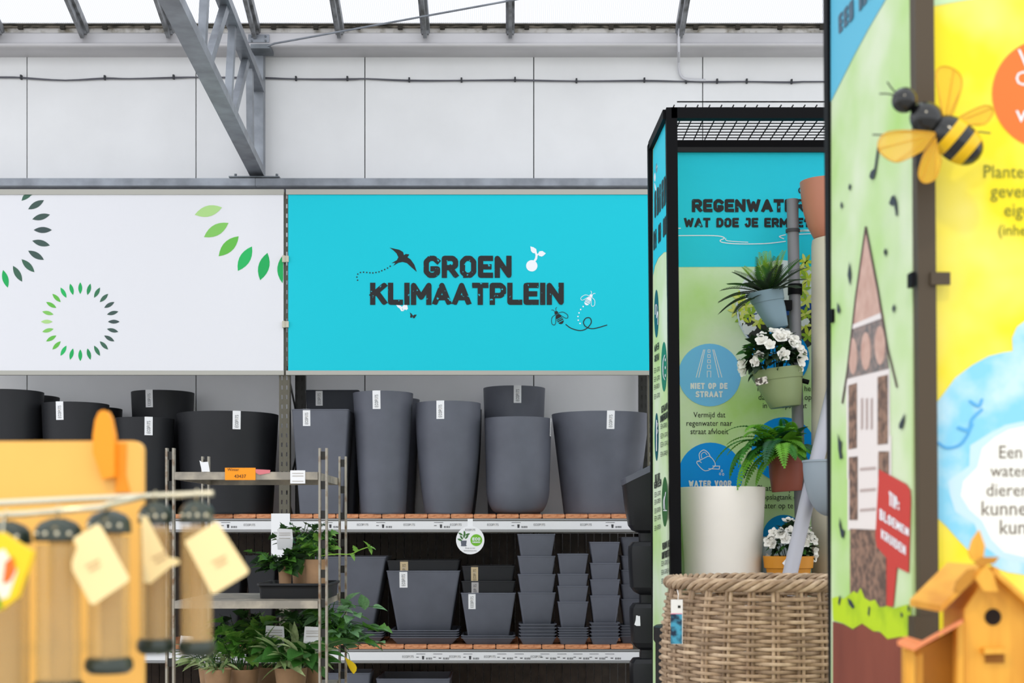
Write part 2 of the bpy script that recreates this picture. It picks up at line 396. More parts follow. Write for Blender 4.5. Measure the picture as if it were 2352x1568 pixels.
solo('tie_rod', MB().tube([P(602, 110, 8.40), P(630, 100, 8.32), P(900, 51, 8.1), P(1190, -2, 7.85), P(1190, -2, 7.85) + (P(1190, -2, 7.85) - P(590, 107, 8.34)) * 3], .006), STEEL, 'thin steel tie rod slanting from the girder end up to the roof', 'rod', smooth=60)

# cables on the wall
CABM = M('grey_cable', (104, 104, 112), .6); CLIPM = M('cable_clip', (52, 54, 58), .6)
yc = YW - .008
c1 = [(-260, 178), (0, 176.5), (49, 178), (62, 178.5), (150, 184), (241, 179), (296, 180.5), (399, 177.5), (454, 177), (600, 178), (680, 181), (798, 181), (843, 180.5), (940, 184), (1060, 184.5), (1183, 183), (1324, 186), (1480, 184.5), (1576, 187), (1647, 187), (1715, 187), (1818, 188), (1900, 187), (2400, 190)]
c2 = [(x, y + (2.4 if i % 2 else .8)) for i, (x, y) in enumerate(c1)]
cb = thing('wall_cable', 'pair of thin grey cables clipped horizontally across the back wall', 'cable', P(843, 184, yc))
part('cable_strand', MB().tube([P(x, y, yc) for x, y in curve(c1, 3)], .0035, 6), CABM, cb, smooth=60)
part('cable_strand', MB().tube([P(x, y, yc - .004) for x, y in curve(c2, 3)], .003, 6), CABM, cb, smooth=60)
cl = mesh_of('clip', MB().box((-.005, -.012, -.012), (.005, .012, .014)), CLIPM)
for x in (49, 241, 399, 680, 798, 940, 1060, 1183, 1324, 1480, 1576, 1647, 1715, 1818):
    y = min(c1, key=lambda q: abs(q[0] - x))[1]
    share('clip', cl, cb, P(x, y, yc) - P(843, 184, yc))
solo('conduit', MB().tube([P(x, y, 8.421) for x, y in ((1561, 66), (1559, 90), (1559, 118))] + [P(1559, 130, 8.5)] + [P(x, y, yc - .012) for x, y in curve([(1559, 142), (1559, 155), (1563, 172), (1577, 182), (1620, 184)], 5)], .008), M('white_conduit', (205, 205, 210), .5), 'white cable conduit curving down from the gutter to the wall cables', 'conduit', smooth=60)

# ------------------------------------------------------------------ sign boards
YB = 7.882
def board(name, label, x0, x1, mat):
    t = thing(name, label, 'sign', P((x0 + x1) / 2, 860, YB))
    part('panel', MB().box((PX(x0, YB), YB, PZ(852, YB)), (PX(x1, YB), YB + .012, PZ(445, YB))), mat, t)
    part('bounce_sheet', MB().box((PX(x0, YB), YB + .0125, PZ(852, YB)), (PX(x1, YB), YB + .016, PZ(445, YB))), M('white_bounce_sheet', (232, 232, 234), .6), t)  # unseen white sheet added to bounce light onto the wall behind the board
    for ya, yb in ((447, 435), (861, 851)):
        part('frame_rail', MB().box((PX(x0, YB) - (.012 if x0 > 600 else 0), YB - .006, PZ(ya, YB)), (PX(x1, YB) + .003, YB + .02, PZ(yb, YB))), ALU, t)
    return t
wb = board('leaf_sign_board', 'white sign board printed with rings of green leaves', -190, 651, M('white_board', (226, 226, 231), .42))
PB = flat(YB)
def leaf2(cx, cy, ang, L, w, n=7):                    # pointed leaf outline, ang in image degrees
    ca, sa = math.cos(R(ang)), math.sin(R(ang)); pts = []
    for k in range(n + 1):
        u = -1 + 2 * k / n; pts.append((u * L / 2, (1 - u * u) * w / 2))
    for k in range(n - 1, 0, -1):
        u = -1 + 2 * k / n; pts.append((u * L / 2, -(1 - u * u) * w / 2))
    return [(cx + a * ca - b * sa, cy + a * sa + b * ca) for a, b in pts]
GREENS = [(172, 214, 134), (128, 196, 92), (96, 184, 66), (22, 180, 92), (0, 168, 84), (22, 140, 78), (46, 116, 78), (56, 98, 78), (58, 82, 76), (56, 74, 74)]
def gmat(i): return M('leaf_print_green_%s' % 'abcdefghij'[i], GREENS[i], .5)
def ringc(a):                                         # shade by angle: right side dark, left side light
    d = abs((a + 180) % 360 - 180); return min(9, max(0, int(round((180 - d) / 180 * 9))))
for k in range(24):                                   # full small ring
    a = 15 * k; pprint('leaf_print', wb, PB, [leaf2(184.3 + 77 * math.cos(R(a)), 738.5 + 77 * math.sin(R(a)), a, 27, 9)], gmat(ringc(a)))
def clip_top(q, y0): return [(x, max(y, y0)) for x, y in q]
for a in (-55, -45, -30, -15, 0, 15, 30, 45, 60, 75, 90):        # ring at the far end
    x, y = -17.7 + 116 * math.cos(R(a)), 528 + 116 * math.sin(R(a))
    if y > 440: pprint('leaf_print', wb, PB, [clip_top(leaf2(x, y, a, 42, 14), 447)], gmat(9 if a == 0 else 8 if abs(a) < 35 else 7 if abs(a) < 70 else 4))
for i, a in enumerate((165, 150, 135, 120, 105, 91)):            # big ring at the near end
    x, y = 652.5 + 180 * math.cos(R(a)), 438 + 180 * math.sin(R(a))
    q = leaf2(x, y, a, 65, 25)
    if i == 5: q = [(min(p, 650.5), y) for p, y in q]
    pprint('leaf_print', wb, PB, [q], gmat([0, 1, 2, 3, 4, 4][i]))
tb = board('turquoise_sign_board', 'turquoise sign board with black lettering, a swallow and bees', 662, 1496, M('turquoise_board', TURQ, .5, spec=.15))
caps('lettering', tb, PB, 'GROEN', 973, 587, 1175, 638, WORN, t=12.2, gap=3.6)
caps('lettering', tb, PB, 'KLIMAATPLEIN', 850, 649, 1295, 700, WORN, t=12.2, gap=2.6)
z = lambda pts: [(700 + x / 2.94, 400 + y / 2.94) for x, y in pts]
pprint('swallow_print', tb, PB, [z([(572, 495), (640, 510), (664, 525), (670, 546), (682, 538), (706, 541), (694, 560), (716, 576), (740, 610), (757, 660), (720, 628), (690, 600), (660, 592), (632, 598), (597, 618), (612, 598), (585, 600), (622, 580), (632, 560), (620, 535), (600, 515)])], INK)
pprint('flight_dots', tb, PB, [ell(x, y, 1.7, n=10) for x, y in z([(357, 715), (352, 694), (358, 674), (376, 663), (397, 661), (419, 663), (440, 665), (460, 666), (481, 663), (501, 659), (520, 651), (540, 643), (559, 633), (577, 621)])], INK)
pprint('seedling_print', tb, PB, [ell(*z([(1533, 618)])[0], 13)] + thick(z([(1548, 590), (1562, 570), (1566, 545), (1558, 525)]), 5) + thick(z([(1566, 548), (1582, 538)]), 3)
       + [z([(1523, 487), (1545, 493), (1563, 505), (1566, 522), (1556, 533), (1540, 532), (1528, 518)]), z([(1628, 534), (1605, 518), (1585, 520), (1576, 534), (1582, 551), (1600, 556), (1614, 548)])], WHITE_PRINT)
pprint('butterfly_print', tb, PB, [z([(616, 881), (645, 886), (660, 897), (658, 910), (668, 924), (652, 924), (640, 905), (628, 898)]), z([(660, 890), (672, 880), (686, 858), (692, 885), (697, 908), (686, 918), (676, 912), (668, 922), (660, 905)])], WHITE_PRINT, off=.001)
pprint('butterfly_print', tb, PB, [z([(709, 932), (722, 942), (731, 955), (724, 970), (711, 966), (714, 950)]), z([(731, 955), (742, 947), (757, 948), (748, 962), (740, 973), (729, 970)])], INK)
def bee2(mat, cx, cy, s, rot):
    def t(pts): return [(cx + (x * math.cos(R(rot)) - y * math.sin(R(rot))) * s, cy + (x * math.sin(R(rot)) + y * math.cos(R(rot))) * s) for x, y in pts]
    q = [t(ell(0, -26, 9, 8, 16))]
    q += thick(t([(-3, -33), (-7, -45), (-14, -48)]), 2.4 * s) + thick(t([(3, -33), (7, -45), (14, -48)]), 2.4 * s)
    q += [t([(-13, 2), (-12, -7), (-5, -17), (5, -17), (12, -7), (13, 2)]), t([(-15, 9), (-14.5, 5), (14.5, 5), (15, 9)]), t([(-15, 17), (-15.3, 12), (15.3, 12), (15, 17)]), t([(-12, 26), (-14, 21), (14, 21), (12, 26), (5, 32), (-5, 32)])]
    for sg in (-1, 1): q += thick(t([(sg * 6, -18)] + [(sg * x, y) for x, y in curve([(12, -20), (30, -14), (42, 8), (36, 20), (26, 16), (14, -4), (8, -14)], 4)]), 2.6 * s)
    return q
pprint('bee_print', tb, PB, bee2(INK, *z([(1716, 968)])[0], .49, -28), INK)
pprint('bee_print', tb, PB, bee2(INK, *z([(1917, 848)])[0], .42, 30), WHITE_PRINT)
pprint('flight_line', tb, PB, thick(curve(z([(1763, 1014), (1800, 1040), (1860, 1055), (1905, 1040), (1935, 1000), (1925, 970), (1898, 972), (1882, 1000), (1900, 1030), (1950, 1042), (2040, 1018)]), 5), 2.1), INK)
pprint('flight_dots', tb, PB, [ell(x, y, 1.7, n=10) for x, y in z([(1880, 893), (1863, 913), (1852, 936), (1845, 960), (1847, 985), (1859, 1007)])], WHITE_PRINT)
CLAMP = M('beige_clamp', (196, 190, 172), .5)
for i, y in enumerate((595, 745)):
    solo('board_clamp', MB().box((PX(649, YB), YB - .016, PZ(y + 7.5, YB)), (PX(655, YB), YB + .001, PZ(y - 7.5, YB))).box((PX(654.6, YB), YB - .012, PZ(y + 7, YB)), (PX(663.5, YB), YB + .001, PZ(y - 7, YB))), CLAMP,
         'small beige clamp on the gap between the sign boards, %s one' % ('upper', 'lower')[i], 'clamp')

# ------------------------------------------------------------------ rack
YS = 7.9; YR = 8.5
rk = thing('shelving_rack', 'olive steel shelving rack with plank decks along the back wall', 'shelving', (PX(654, YS), 8.2, 0))
def upright(px, Yf, mat, z1):
    m = MB(); x = PX(px, Yf); w = .058; zs = 0
    for a in (-w / 2, -.009, w / 2 - .011): m.box((x + a, Yf, 0), (x + a + (.011 if a != -.009 else .018), Yf + .004, z1))
    for a in (-w / 2 + .011, .009):
        k = 0
        while .02 + k * .053 < z1:
            zz = .02 + k * .053; m.box((x + a, Yf, zz), (x + a + .0095, Yf + .004, min(z1, zz + .029))); k += 1
    m.box((x - w / 2, Yf + .004, 0), (x - w / 2 + .003, Yf + .055, z1)); m.box((x + w / 2 - .003, Yf + .004, 0), (x + w / 2, Yf + .055, z1))
    return part('upright', m, mat, rk)
for px, z1 in ((-190, 3.37), (653, 3.37), (1500, 3.37)):
    u = upright(px, YS, OLIVE, z1)
    x = PX(px, YS); xr = x + .002
    rear = MB(); w = .058
    for a in (-w / 2, -.009, w / 2 - .011): rear.box((xr + a, YR - .02, 0), (xr + a + (.011 if a != -.009 else .018), YR - .016, 3.1))
    for a in (-w / 2 + .011, .009):
        k = 0
        while .02 + k * .053 < 3.08: rear.box((xr + a, YR - .02, .02 + k * .053), (xr + a + .0095, YR - .016, .049 + k * .053)); k += 1
    rear.box((xr - .029, YR - .016, 0), (xr + .029, YR + .03, 3.1)); rear.box((xr - .029, YR - .03, 0), (xr - .026, YR - .016, 3.1))
    part('upright', rear, DARKO, rk)
    for za, zb in ((1.7, 2.05), (2.4, 2.05), (2.4, 2.75), (1.0, 1.35), (1.7, 1.35)):
        part('brace', MB().bar((x + .008, YS + .05, za), (x + .008, YR - .025, zb), .004, .03), DARKO, rk)
ZU, ZL, ZB = PZ(1180, YS), PZ(1480, YS), .16
plank = mesh_of('plank', MB().loft([[Vector((x, y, zz)) for x, zz in ((-.0615, .004), (-.0575, 0), (.0575, 0), (.0615, .004), (.0615, .020), (.0575, .024), (-.0575, .024), (-.0615, .020))] for y in (.60, 0)]), WOODEND)
pitch = 52.7 * YS / F
def deck(ztop, x0, x1, phase):
    k = math.ceil((x0 - phase) / pitch)
    while phase + (k + 1) * pitch < x1 + .02:
        share('plank', plank, rk, Vector((phase + (k + .5) * pitch, YS + .005, ztop - .024 + random.uniform(-.0004, .0))) - rk.location); k += 1
xl, xm, xr = PX(-190, YS), PX(653, YS), PX(1500, YS)
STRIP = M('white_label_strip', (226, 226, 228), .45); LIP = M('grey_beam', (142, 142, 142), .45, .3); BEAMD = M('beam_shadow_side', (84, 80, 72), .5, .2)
for zt, ya in ((ZU, 1180), (ZL, 1480), (ZB, None)):
    for a, b, ph in ((xl + .03, xm - .03, PX(535, YS)), (xm + .03, xr - .03, PX(771, YS))):
        if ya == 1480: ph = PX(928, YS)
        deck(zt, a, b, ph)
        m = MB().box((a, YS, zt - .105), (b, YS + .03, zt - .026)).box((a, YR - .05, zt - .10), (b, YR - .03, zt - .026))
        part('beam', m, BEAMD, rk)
        part('beam_lip', MB().box((a, YS - .014, zt - .100), (b, YS + .0, zt - .087)).box((a, YS - .010, zt - .036), (b, YS, zt - .026)), LIP, rk)
        st = part('label_strip', MB().box((a, YS - .012, zt - .086), (b, YS - .004, zt - .040)), STRIP, rk)
for a, b in ((xl, xm), (xm, xr)):                     # dark slats closing the rack's lower back
    k = 0; n = int((b - a) / .0475)
    for k in range(n):
        part('back_slat', MB().box((a + .0475 * k + .002, YR + .032 + .004 * (k % 3), .1), (a + .0475 * (k + 1) - .002, YR + .045, ZU - .11)), DKPLANK, rk)
PS = flat(YS - .012)
def brand(parent, pl, x, y, w, h, t=.55, off=.001):
    polys = []; f = lambda text, a, b: [[(a + u, y + h / 2 - v) for u, v in q] for q in block(text, b - a, h, t, h * .12)]
    polys += f('ECOP', x - w / 2, x + w * .12); polys += f('TS', x + w * .27, x + w / 2)
    o = pprint('lettering', parent, pl, polys, DKGREY, off)
    o2 = pprint('lettering', parent, pl, f('O', x + w * .13, x + w * .26), LTGREY, off)
strips = [o for o in rk.children if o.name.startswith('label_strip')]
su_l, su_r, sl_l, sl_r = strips[:4]
for x in (380, 468, 573): brand(su_l, PS, x, 1205, 26, 5)
for x in (735, 833, 940, 1047, 1132, 1239, 1346): brand(su_r, PS, x, 1204.5, 26, 5)
for x in (937, 1045, 1125, 1232): brand(sl_r, PS, x, 1507.5, 26, 5)
def price(parent, x, y, pot):
    q = [[(x - 17, y - 7), (x + 4, y - 7), (x + 4, y - 6), (x - 17, y - 6)], [(x - 17, y), (x - 11, y), (x - 11, y + 1.4), (x - 17, y + 1.4)]]
    for k, w in enumerate((1.2, .6, .9, .5, 1.3, .6, .8, 1.1)): q.append([(x + 6 + 1.7 * k, y + 1.5), (x + 6 + 1.7 * k + w, y + 1.5), (x + 6 + 1.7 * k + w, y + 6), (x + 6 + 1.7 * k, y + 6)])
    if pot: q.append([(x - 4, y - 2), (x + 1.5, y - 2), (x + .8, y + 6), (x - 3.2, y + 6)])
    else: q.append([(x - 5, y + 2), (x + 2, y + 2), (x + 1, y + 4), (x - 4, y + 4)])
    pprint('price_label', parent, PS, q, DKGREY)
for x in (525,): price(su_l, x, 1206, True)
for x in (760, 881, 1014, 1192, 1408): price(su_r, x, 1206, True)
for x in (973, 1081): price(sl_r, x, 1508, True)
for x in (1012, 1159, 1199, 1258, 1297, 1334, 1371, 1407): price(sl_r, x, 1508, False)
card = solo('shelf_card', MB().box((PX(624, YS), YS - .019, PZ(1302, YS)), (PX(667, YS), YS - .012, PZ(1179, YS))), PAPER, 'tall white card hanging on the middle rack upright', 'card')
brand(card, flat(YS - .019), 640, 1224, 22, 5)
# round tag hanging from the label strip
hg = thing('hanging_tag', 'round white tag hanging from the label strip over the lower deck', 'tag', P(1080, 1274, YS - .016))
YH = YS - .016
part('disc', MB().prism([P(x, y, YH) for x, y in ell(1080, 1240, 32.5, n=48)], (0, .002, 0)), PAPER, hg)
part('strap', MB().prism([P(1074, 1215, YH + .003), P(1086, 1215, YH + .003), P(1086, 1191, YH + .003), P(1074, 1191, YH + .003)], (0, .002, 0)), PAPER, hg)
PH = flat(YH); brand(hg, PH, 1080, 1216.5, 23, 4.6)
GR = M('lime_print', (112, 184, 40), .5)
pprint('green_badge', hg, PH, [ell(1094, 1240, 13.5)], GR)
caps('lettering', hg, PH, 'ECO', 1085, 1234, 1103, 1241, WHITE_PRINT, t=1.6, gap=1, off=.002)
caps('lettering', hg, PH, 'CHEQUES', 1085, 1243, 1103, 1246.5, WHITE_PRINT, t=.8, gap=.5, off=.002)
pprint('pot_print', hg, PH, [[(1058, 1241), (1072, 1241), (1070.5, 1252), (1059.5, 1252)], [(1058, 1252), (1072.5, 1252), (1071, 1254), (1059.5, 1254)]], M('print_slate', (92, 96, 108), .5))
pprint('plant_print', hg, PH, [leaf2(x, y, a, 12, 4.5) for x, y, a in ((1060, 1234, 55), (1066, 1230, 95), (1072, 1233, 130), (1056, 1239, 20), (1074, 1227, 160), (1058, 1226, 30), (1067, 1224, 80))], M('print_leafgreen', (60, 110, 50), .5))
words('lettering', hg, PH, 'Koop ons met', 1069, 1091, 1259.5, INK); words('lettering', hg, PH, 'Achetez-nous avec', 1065, 1095, 1265.5, INK)

# ------------------------------------------------------------------ planters
def paper_tag(root, surf, w, h, mat=PAPER, ink=DKGREY, text=True):
    """paper band folded over the rim; surf(u, v, off): u sideways from the band's middle, v down from the rim"""
    m = MB(); n = 4; rows = [0, h * .5, h]
    vs = [surf(-w / 2 + w * i / n, v, .0012) for v in rows for i in range(n + 1)]
    fs = [(r * (n + 1) + i, r * (n + 1) + i + 1, (r + 1) * (n + 1) + i + 1, (r + 1) * (n + 1) + i) for r in range(2) for i in range(n)]
    m.add(vs, fs); t = part('paper_band', m, mat, root, local=True)
    if text:
        L, H = h * .68, w * .42
        def ink_part(txt, a, b, mt):
            mm = MB()
            for q in block(txt, (b - a) * L, H, H * .10, H * .14):
                mm.poly([surf(H / 2 - v, h * .90 - (a * L + u), .002) for u, v in q])
            part('lettering', mm, mt, t, local=True)
        ink_part('ECOP', 0, .60, ink); ink_part('TS', .77, 1, ink); ink_part('O', .63, .74, LTGREY)
    return t
def round_planter(label, cx, hw, ytop, hb, mat, shape='taper', Yc=None, yf=7.85, tag=None, deckz=None, group=None, name='round_planter'):
    deckz = ZU if deckz is None else deckz
    if Yc is None:
        r = hw * yf / (F - hw); Yc = yf + r          # front of the rim stands at yf
    r = hw * Yc / F; rb = hb * Yc / F; X = PX(cx, Yc); h = PZ(ytop, Yc - r) - deckz
    def Rz(z):
        t = z / h
        if shape == 'taper': return rb + (r - rb) * t
        if shape == 'vase': return rb + (r - rb) * math.sin(min(1, t * 1.05) * math.pi / 2) ** .9
        k = .26                                        # rounded bottom
        side = rb + (r - rb) * t
        if t < k: side *= .62 + .38 * math.sqrt(max(0, 1 - (1 - t / k) ** 2))
        return side
    zs = [0, .006, .012] + [h * k / 14 for k in range(1, 15)]
    if shape == 'round': zs = [0] + [h * .26 * k / 8 for k in range(1, 9)] + [h * (.26 + .74 * k / 6) for k in range(1, 7)]
    prof = [(0, 0), (Rz(0) - .004, 0)] + [(Rz(q), q) for q in sorted(zs)[1:]]
    th = .013
    prof += [(r - .002, h + .001), (r - th + .002, h + .001), (r - th, h - .003)] + [(max(.02, Rz(q) - th), q) for q in (h * .7, h * .4, h * .2)] + [(max(.02, Rz(.03) - th - .01), .03), (0, .03)]
    t = thing(name, label, 'planter', (X, Yc, deckz), group)
    part('pot_body', MB().lathe(prof, n=64), mat, t, smooth=40, local=True)
    if tag is not None:
        ph0 = math.asin(max(-.98, min(.98, (tag - cx) / hw)))
        def surf(u, v, off):
            zz = h - v; a = ph0 + u / Rz(zz); rr = Rz(zz) + off
            return Vector((rr * math.sin(a), -rr * math.cos(a), zz + (.0015 if v == 0 else 0)))
        paper_tag(t, surf, .044, .100)
    return t
def square_planter(label, x0, x1, ytop, b0, b1, mat, ybot=None, zb=None, yf=7.90, tag=None, rot=0, group=None, name='square_planter', z_h=None, tagmat=PAPER):
    zb = zb if zb is not None else ZL
    cx = (x0 + x1) / 2; X = PX(cx, yf); hw = (x1 - x0) / 2 * yf / F; hb = (b1 - b0) / 2 * yf / F
    h = z_h or PZ(ytop, yf) - zb
    t = thing(name, label, 'planter', (X, yf + hw, zb), group); t.rotation_euler.z = R(rot)
    c = min(.012, hb * .2); th = .009 if hw > .12 else .005
    Hz = lambda q: hb + (hw - hb) * q / h
    rings = [rrect(hb - .003, hb - .003, c, 0), rrect(hb, hb, c, .004), rrect(hw, hw, c, h - .007), rrect(hw + .002, hw + .002, c, h - .006), rrect(hw + .002, hw + .002, c, h - .001), rrect(hw - .001, hw - .001, c, h), rrect(hw - th, hw - th, c, h), rrect(Hz(.02) - th, Hz(.02) - th, c, .02)]
    part('pot_body', MB().loft(rings), mat, t, smooth=30, local=True)
    if tag is not None:
        u0 = (tag - cx) * yf / F
        surf = lambda u, v, off: Vector((u0 + u, -Hz(h - v) - off, h - v))
        paper_tag(t, surf, .044 * min(1, hw / .2 + .15), .095 * min(1, hw / .2 + .2), tagmat)
    return t

G1 = 'black planters on the upper deck'
round_planter('black round planter at the end of the row under the leaf-ring sign', 23, 75, 893, 62, BLK, tag=7, group=G1)
round_planter('black planter half hidden behind the planter at the end of the row', 61, 73, 905, 60, BLK, Yc=8.41, group=G1)
round_planter('black round planter with a paper band, behind the orange wooden board', 173.5, 75, 922, 64, BLK, tag=160, group=G1)
round_planter('black planter peeping out behind the one above the orange board', 208, 71, 933, 60, BLK, Yc=8.412, group=G1)
round_planter('black round planter lower than its neighbours, right beside the widest black planter', 331, 68, 957, 58, BLK, tag=357.5, group=G1)
round_planter('tall black planter in the back row between the two sign-side black planters', 374, 71, 895, 58, BLK, Yc=8.41, tag=360, group=G1)
round_planter('widest black planter, next to the middle rack upright', 523.5, 115, 943, 102, BLK, tag=564.5, yf=7.84, group=G1)
G2 = 'anthracite planters on the upper deck'
square_planter('dark square planter in the back row beside the middle upright', 702, 823, 895, 712, 812, M('blueblack_pot', (40, 44, 54), .55), zb=ZU, yf=8.22, tag=733, group=G2)
square_planter('tall anthracite square planter beside the middle rack upright', 670, 800, 939, 687, 786, ANTH, zb=ZU, yf=7.87, tag=704, group=G2)
round_planter('tallest anthracite round planter, standing beside the tall square one', 880, 69, 897, 52, ANTH, tag=871, group=G2)
round_planter('tall anthracite planter hidden behind the tallest round planter', 900, 64, 912, 52, ANTH, Yc=8.41, group=G2)
round_planter('anthracite vase-shaped planter with bulging sides', 1029.5, 74.5, 920, 53, ANTH, 'vase', tag=1015, group=G2)
round_planter('vase-shaped planter directly behind the front vase-shaped one', 1040, 66, 935, 50, ANTH, 'vase', Yc=8.42, group=G2)
round_planter('dark planter in the back row above the round-bottomed one', 1181, 71, 885, 60, ANTH, 'taper', Yc=8.405, tag=1188.5, group=G2)
round_planter('anthracite planter with a rounded bottom and scratched side', 1189.5, 77, 956, 71, ANTH, 'round', tag=1265, group=G2)
round_planter('widest anthracite planter, next to the display frame post', 1379, 112, 943, 84, ANTH, tag=1395.5, yf=7.90, group=G2)

def saucers(label, x0, x1, ytop, ybot, n, mat, yf=7.88, rot=0, group='saucers under the square pots', Yc=None):
    hw = (x1 - x0) / 2 * yf / F; X = PX((x0 + x1) / 2, yf); Yc = Yc or yf + hw; h0 = min(.041, max(.02, PZ(ytop, yf) - ZL - .001))
    step = 0 if n == 1 else (PZ(ytop, yf) - ZL - h0) / (n - 1)
    step = max(step, .011) if n > 1 else 0
    me = None; th = .003 if n == 1 else .165 * hw * step / (h0 - .005) + .0004      # each saucer wedges in the one below
    for k in range(n):
        rings = [rrect(hw * .82, hw * .82, .01, 0), rrect(hw * .985, hw * .985, .012, h0 - .005), rrect(hw + .004, hw + .004, .012, h0 - .004), rrect(hw + .004, hw + .004, .012, h0), rrect(hw - th, hw - th, .012, h0), rrect(hw * .985 - th, hw * .985 - th, .012, h0 - .005), rrect(hw * .835 - th, hw * .835 - th, .01, .004)]
        if me is None: me = mesh_of('saucer', MB().loft(rings), mat, 30)
        o = bpy.data.objects.new('plant_saucer', me); COL.objects.link(o); o.location = (X + random.uniform(-.0004, .0004), Yc, ZL + k * step); o.rotation_euler.z = R(rot + random.uniform(-.15, .15))
        tagp(o, ('only ' if n == 1 else ['bottom ', 'second ', 'third ', 'fourth ', 'fifth '][k]) + label if k < n - 1 or n == 1 else 'top ' + label, 'saucer', group)
    return ZL + step * (n - 1) + .0035
G3 = 'square planters on the lower deck'
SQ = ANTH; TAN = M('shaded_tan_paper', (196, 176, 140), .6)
zb = saucers('saucer in the stack under the tall narrow square planter', 744, 877, 1453, 1481, 3, SQ, Yc=7.9 + 82 * 7.9 / F)
square_planter('tall tapered square planter behind the trailing plants', 722, 886, 1278, 764, 854, SQ, zb=zb, group=G3)
zb = saucers('wide saucer in the stack of four under the large square planter', 896, 1052, 1448, 1481, 4, SQ, Yc=7.9 + 84 * 7.9 / F)
square_planter('large square planter on a stack of four wide saucers, outer one', 888, 1056, 1310, 912, 1030, SQ, zb=zb, tag=926.5, group=G3)
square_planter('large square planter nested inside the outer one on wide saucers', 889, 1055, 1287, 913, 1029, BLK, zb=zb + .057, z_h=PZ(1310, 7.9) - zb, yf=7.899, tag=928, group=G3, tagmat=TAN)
zb = saucers('saucer under the middle-sized square planter', 1060, 1182, 1464, 1481, 2, SQ, Yc=7.9 + 62.5 * 7.9 / F)
square_planter('middle-sized square planter on two saucers, outermost of its nest', 1059, 1184, 1361, 1075, 1167, SQ, zb=zb, tag=1084, group=G3)
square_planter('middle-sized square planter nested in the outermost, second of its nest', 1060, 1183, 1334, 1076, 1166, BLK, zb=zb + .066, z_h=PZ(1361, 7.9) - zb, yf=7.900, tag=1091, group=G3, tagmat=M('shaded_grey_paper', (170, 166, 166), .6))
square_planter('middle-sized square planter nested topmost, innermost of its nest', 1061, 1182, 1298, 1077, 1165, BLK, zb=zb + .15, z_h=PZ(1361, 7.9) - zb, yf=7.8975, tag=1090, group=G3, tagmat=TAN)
def nest(x0, x1, tops, b, sx0, sx1, sy, ns, name, rot=0, drift=0, yf=7.9):
    zb = saucers('small saucer in the stack under the %s nest of small square pots' % name, sx0, sx1, sy, 1481, ns, SQ, rot=rot, Yc=yf + (x1 - x0) / 2 * yf / F)
    lean = 0; tops = sorted(tops, reverse=True); h = PZ(tops[0], 7.9) - zb; place = ['bottom', 'second from bottom', 'third from bottom', 'fourth from bottom', 'top']
    for i, y in enumerate(tops):
        z0 = PZ(y, 7.9) - h; wd = '%s pot in the %s nest of small square pots' % ('topmost' if i == len(tops) - 1 else place[i], name)
        square_planter('anthracite ' + wd, x0 + drift * i, x1 + drift * i, y, x0 + b + drift * i, x1 - b + drift * i, SQ, zb=z0, z_h=h, rot=rot, group='small square pots nested on the lower deck', name='small_square_pot', yf=yf - lean)
        if i + 1 < len(tops): lean += max(0, (PZ(tops[i + 1], 7.9) - PZ(y, 7.9)) * (b * 7.9 / F) / h - .0045)
nest(1190, 1276, (1226, 1276, 1318, 1360), 13, 1193, 1277, 1433, 5, 'widest', .6, -.5)
nest(1281, 1351, (1271, 1317, 1345, 1381), 10, 1283, 1351, 1441, 5, 'lowest', 0, 0)
nest(1356, 1424, (1244, 1292, 1330, 1367), 10, 1357, 1423, 1430, 5, 'bluish', .4, -.3)
nest(1427, 1494, (1233, 1276, 1309, 1343, 1377), 10, 1428, 1493, 1438, 5, 'five-pot', 0, 0, 7.985)
square_planter('square planter on the lower deck behind the trolley, taller one', 562, 634, 1275, 578, 618, BLK, zb=ZL, group=G3)
square_planter('square planter on the lower deck behind the feeder tag', 448, 552, 1330, 462, 538, BLK, zb=ZL, group=G3)
square_planter('square planter on the bottom deck under the trailing plants', 752, 850, 1545, 770, 832, SQ, zb=ZB, group='planters on the bottom deck')
square_planter('wide square planter on the bottom deck below the large square planter', 864, 1033, 1558, 890, 1010, SQ, zb=ZB, group='planters on the bottom deck')

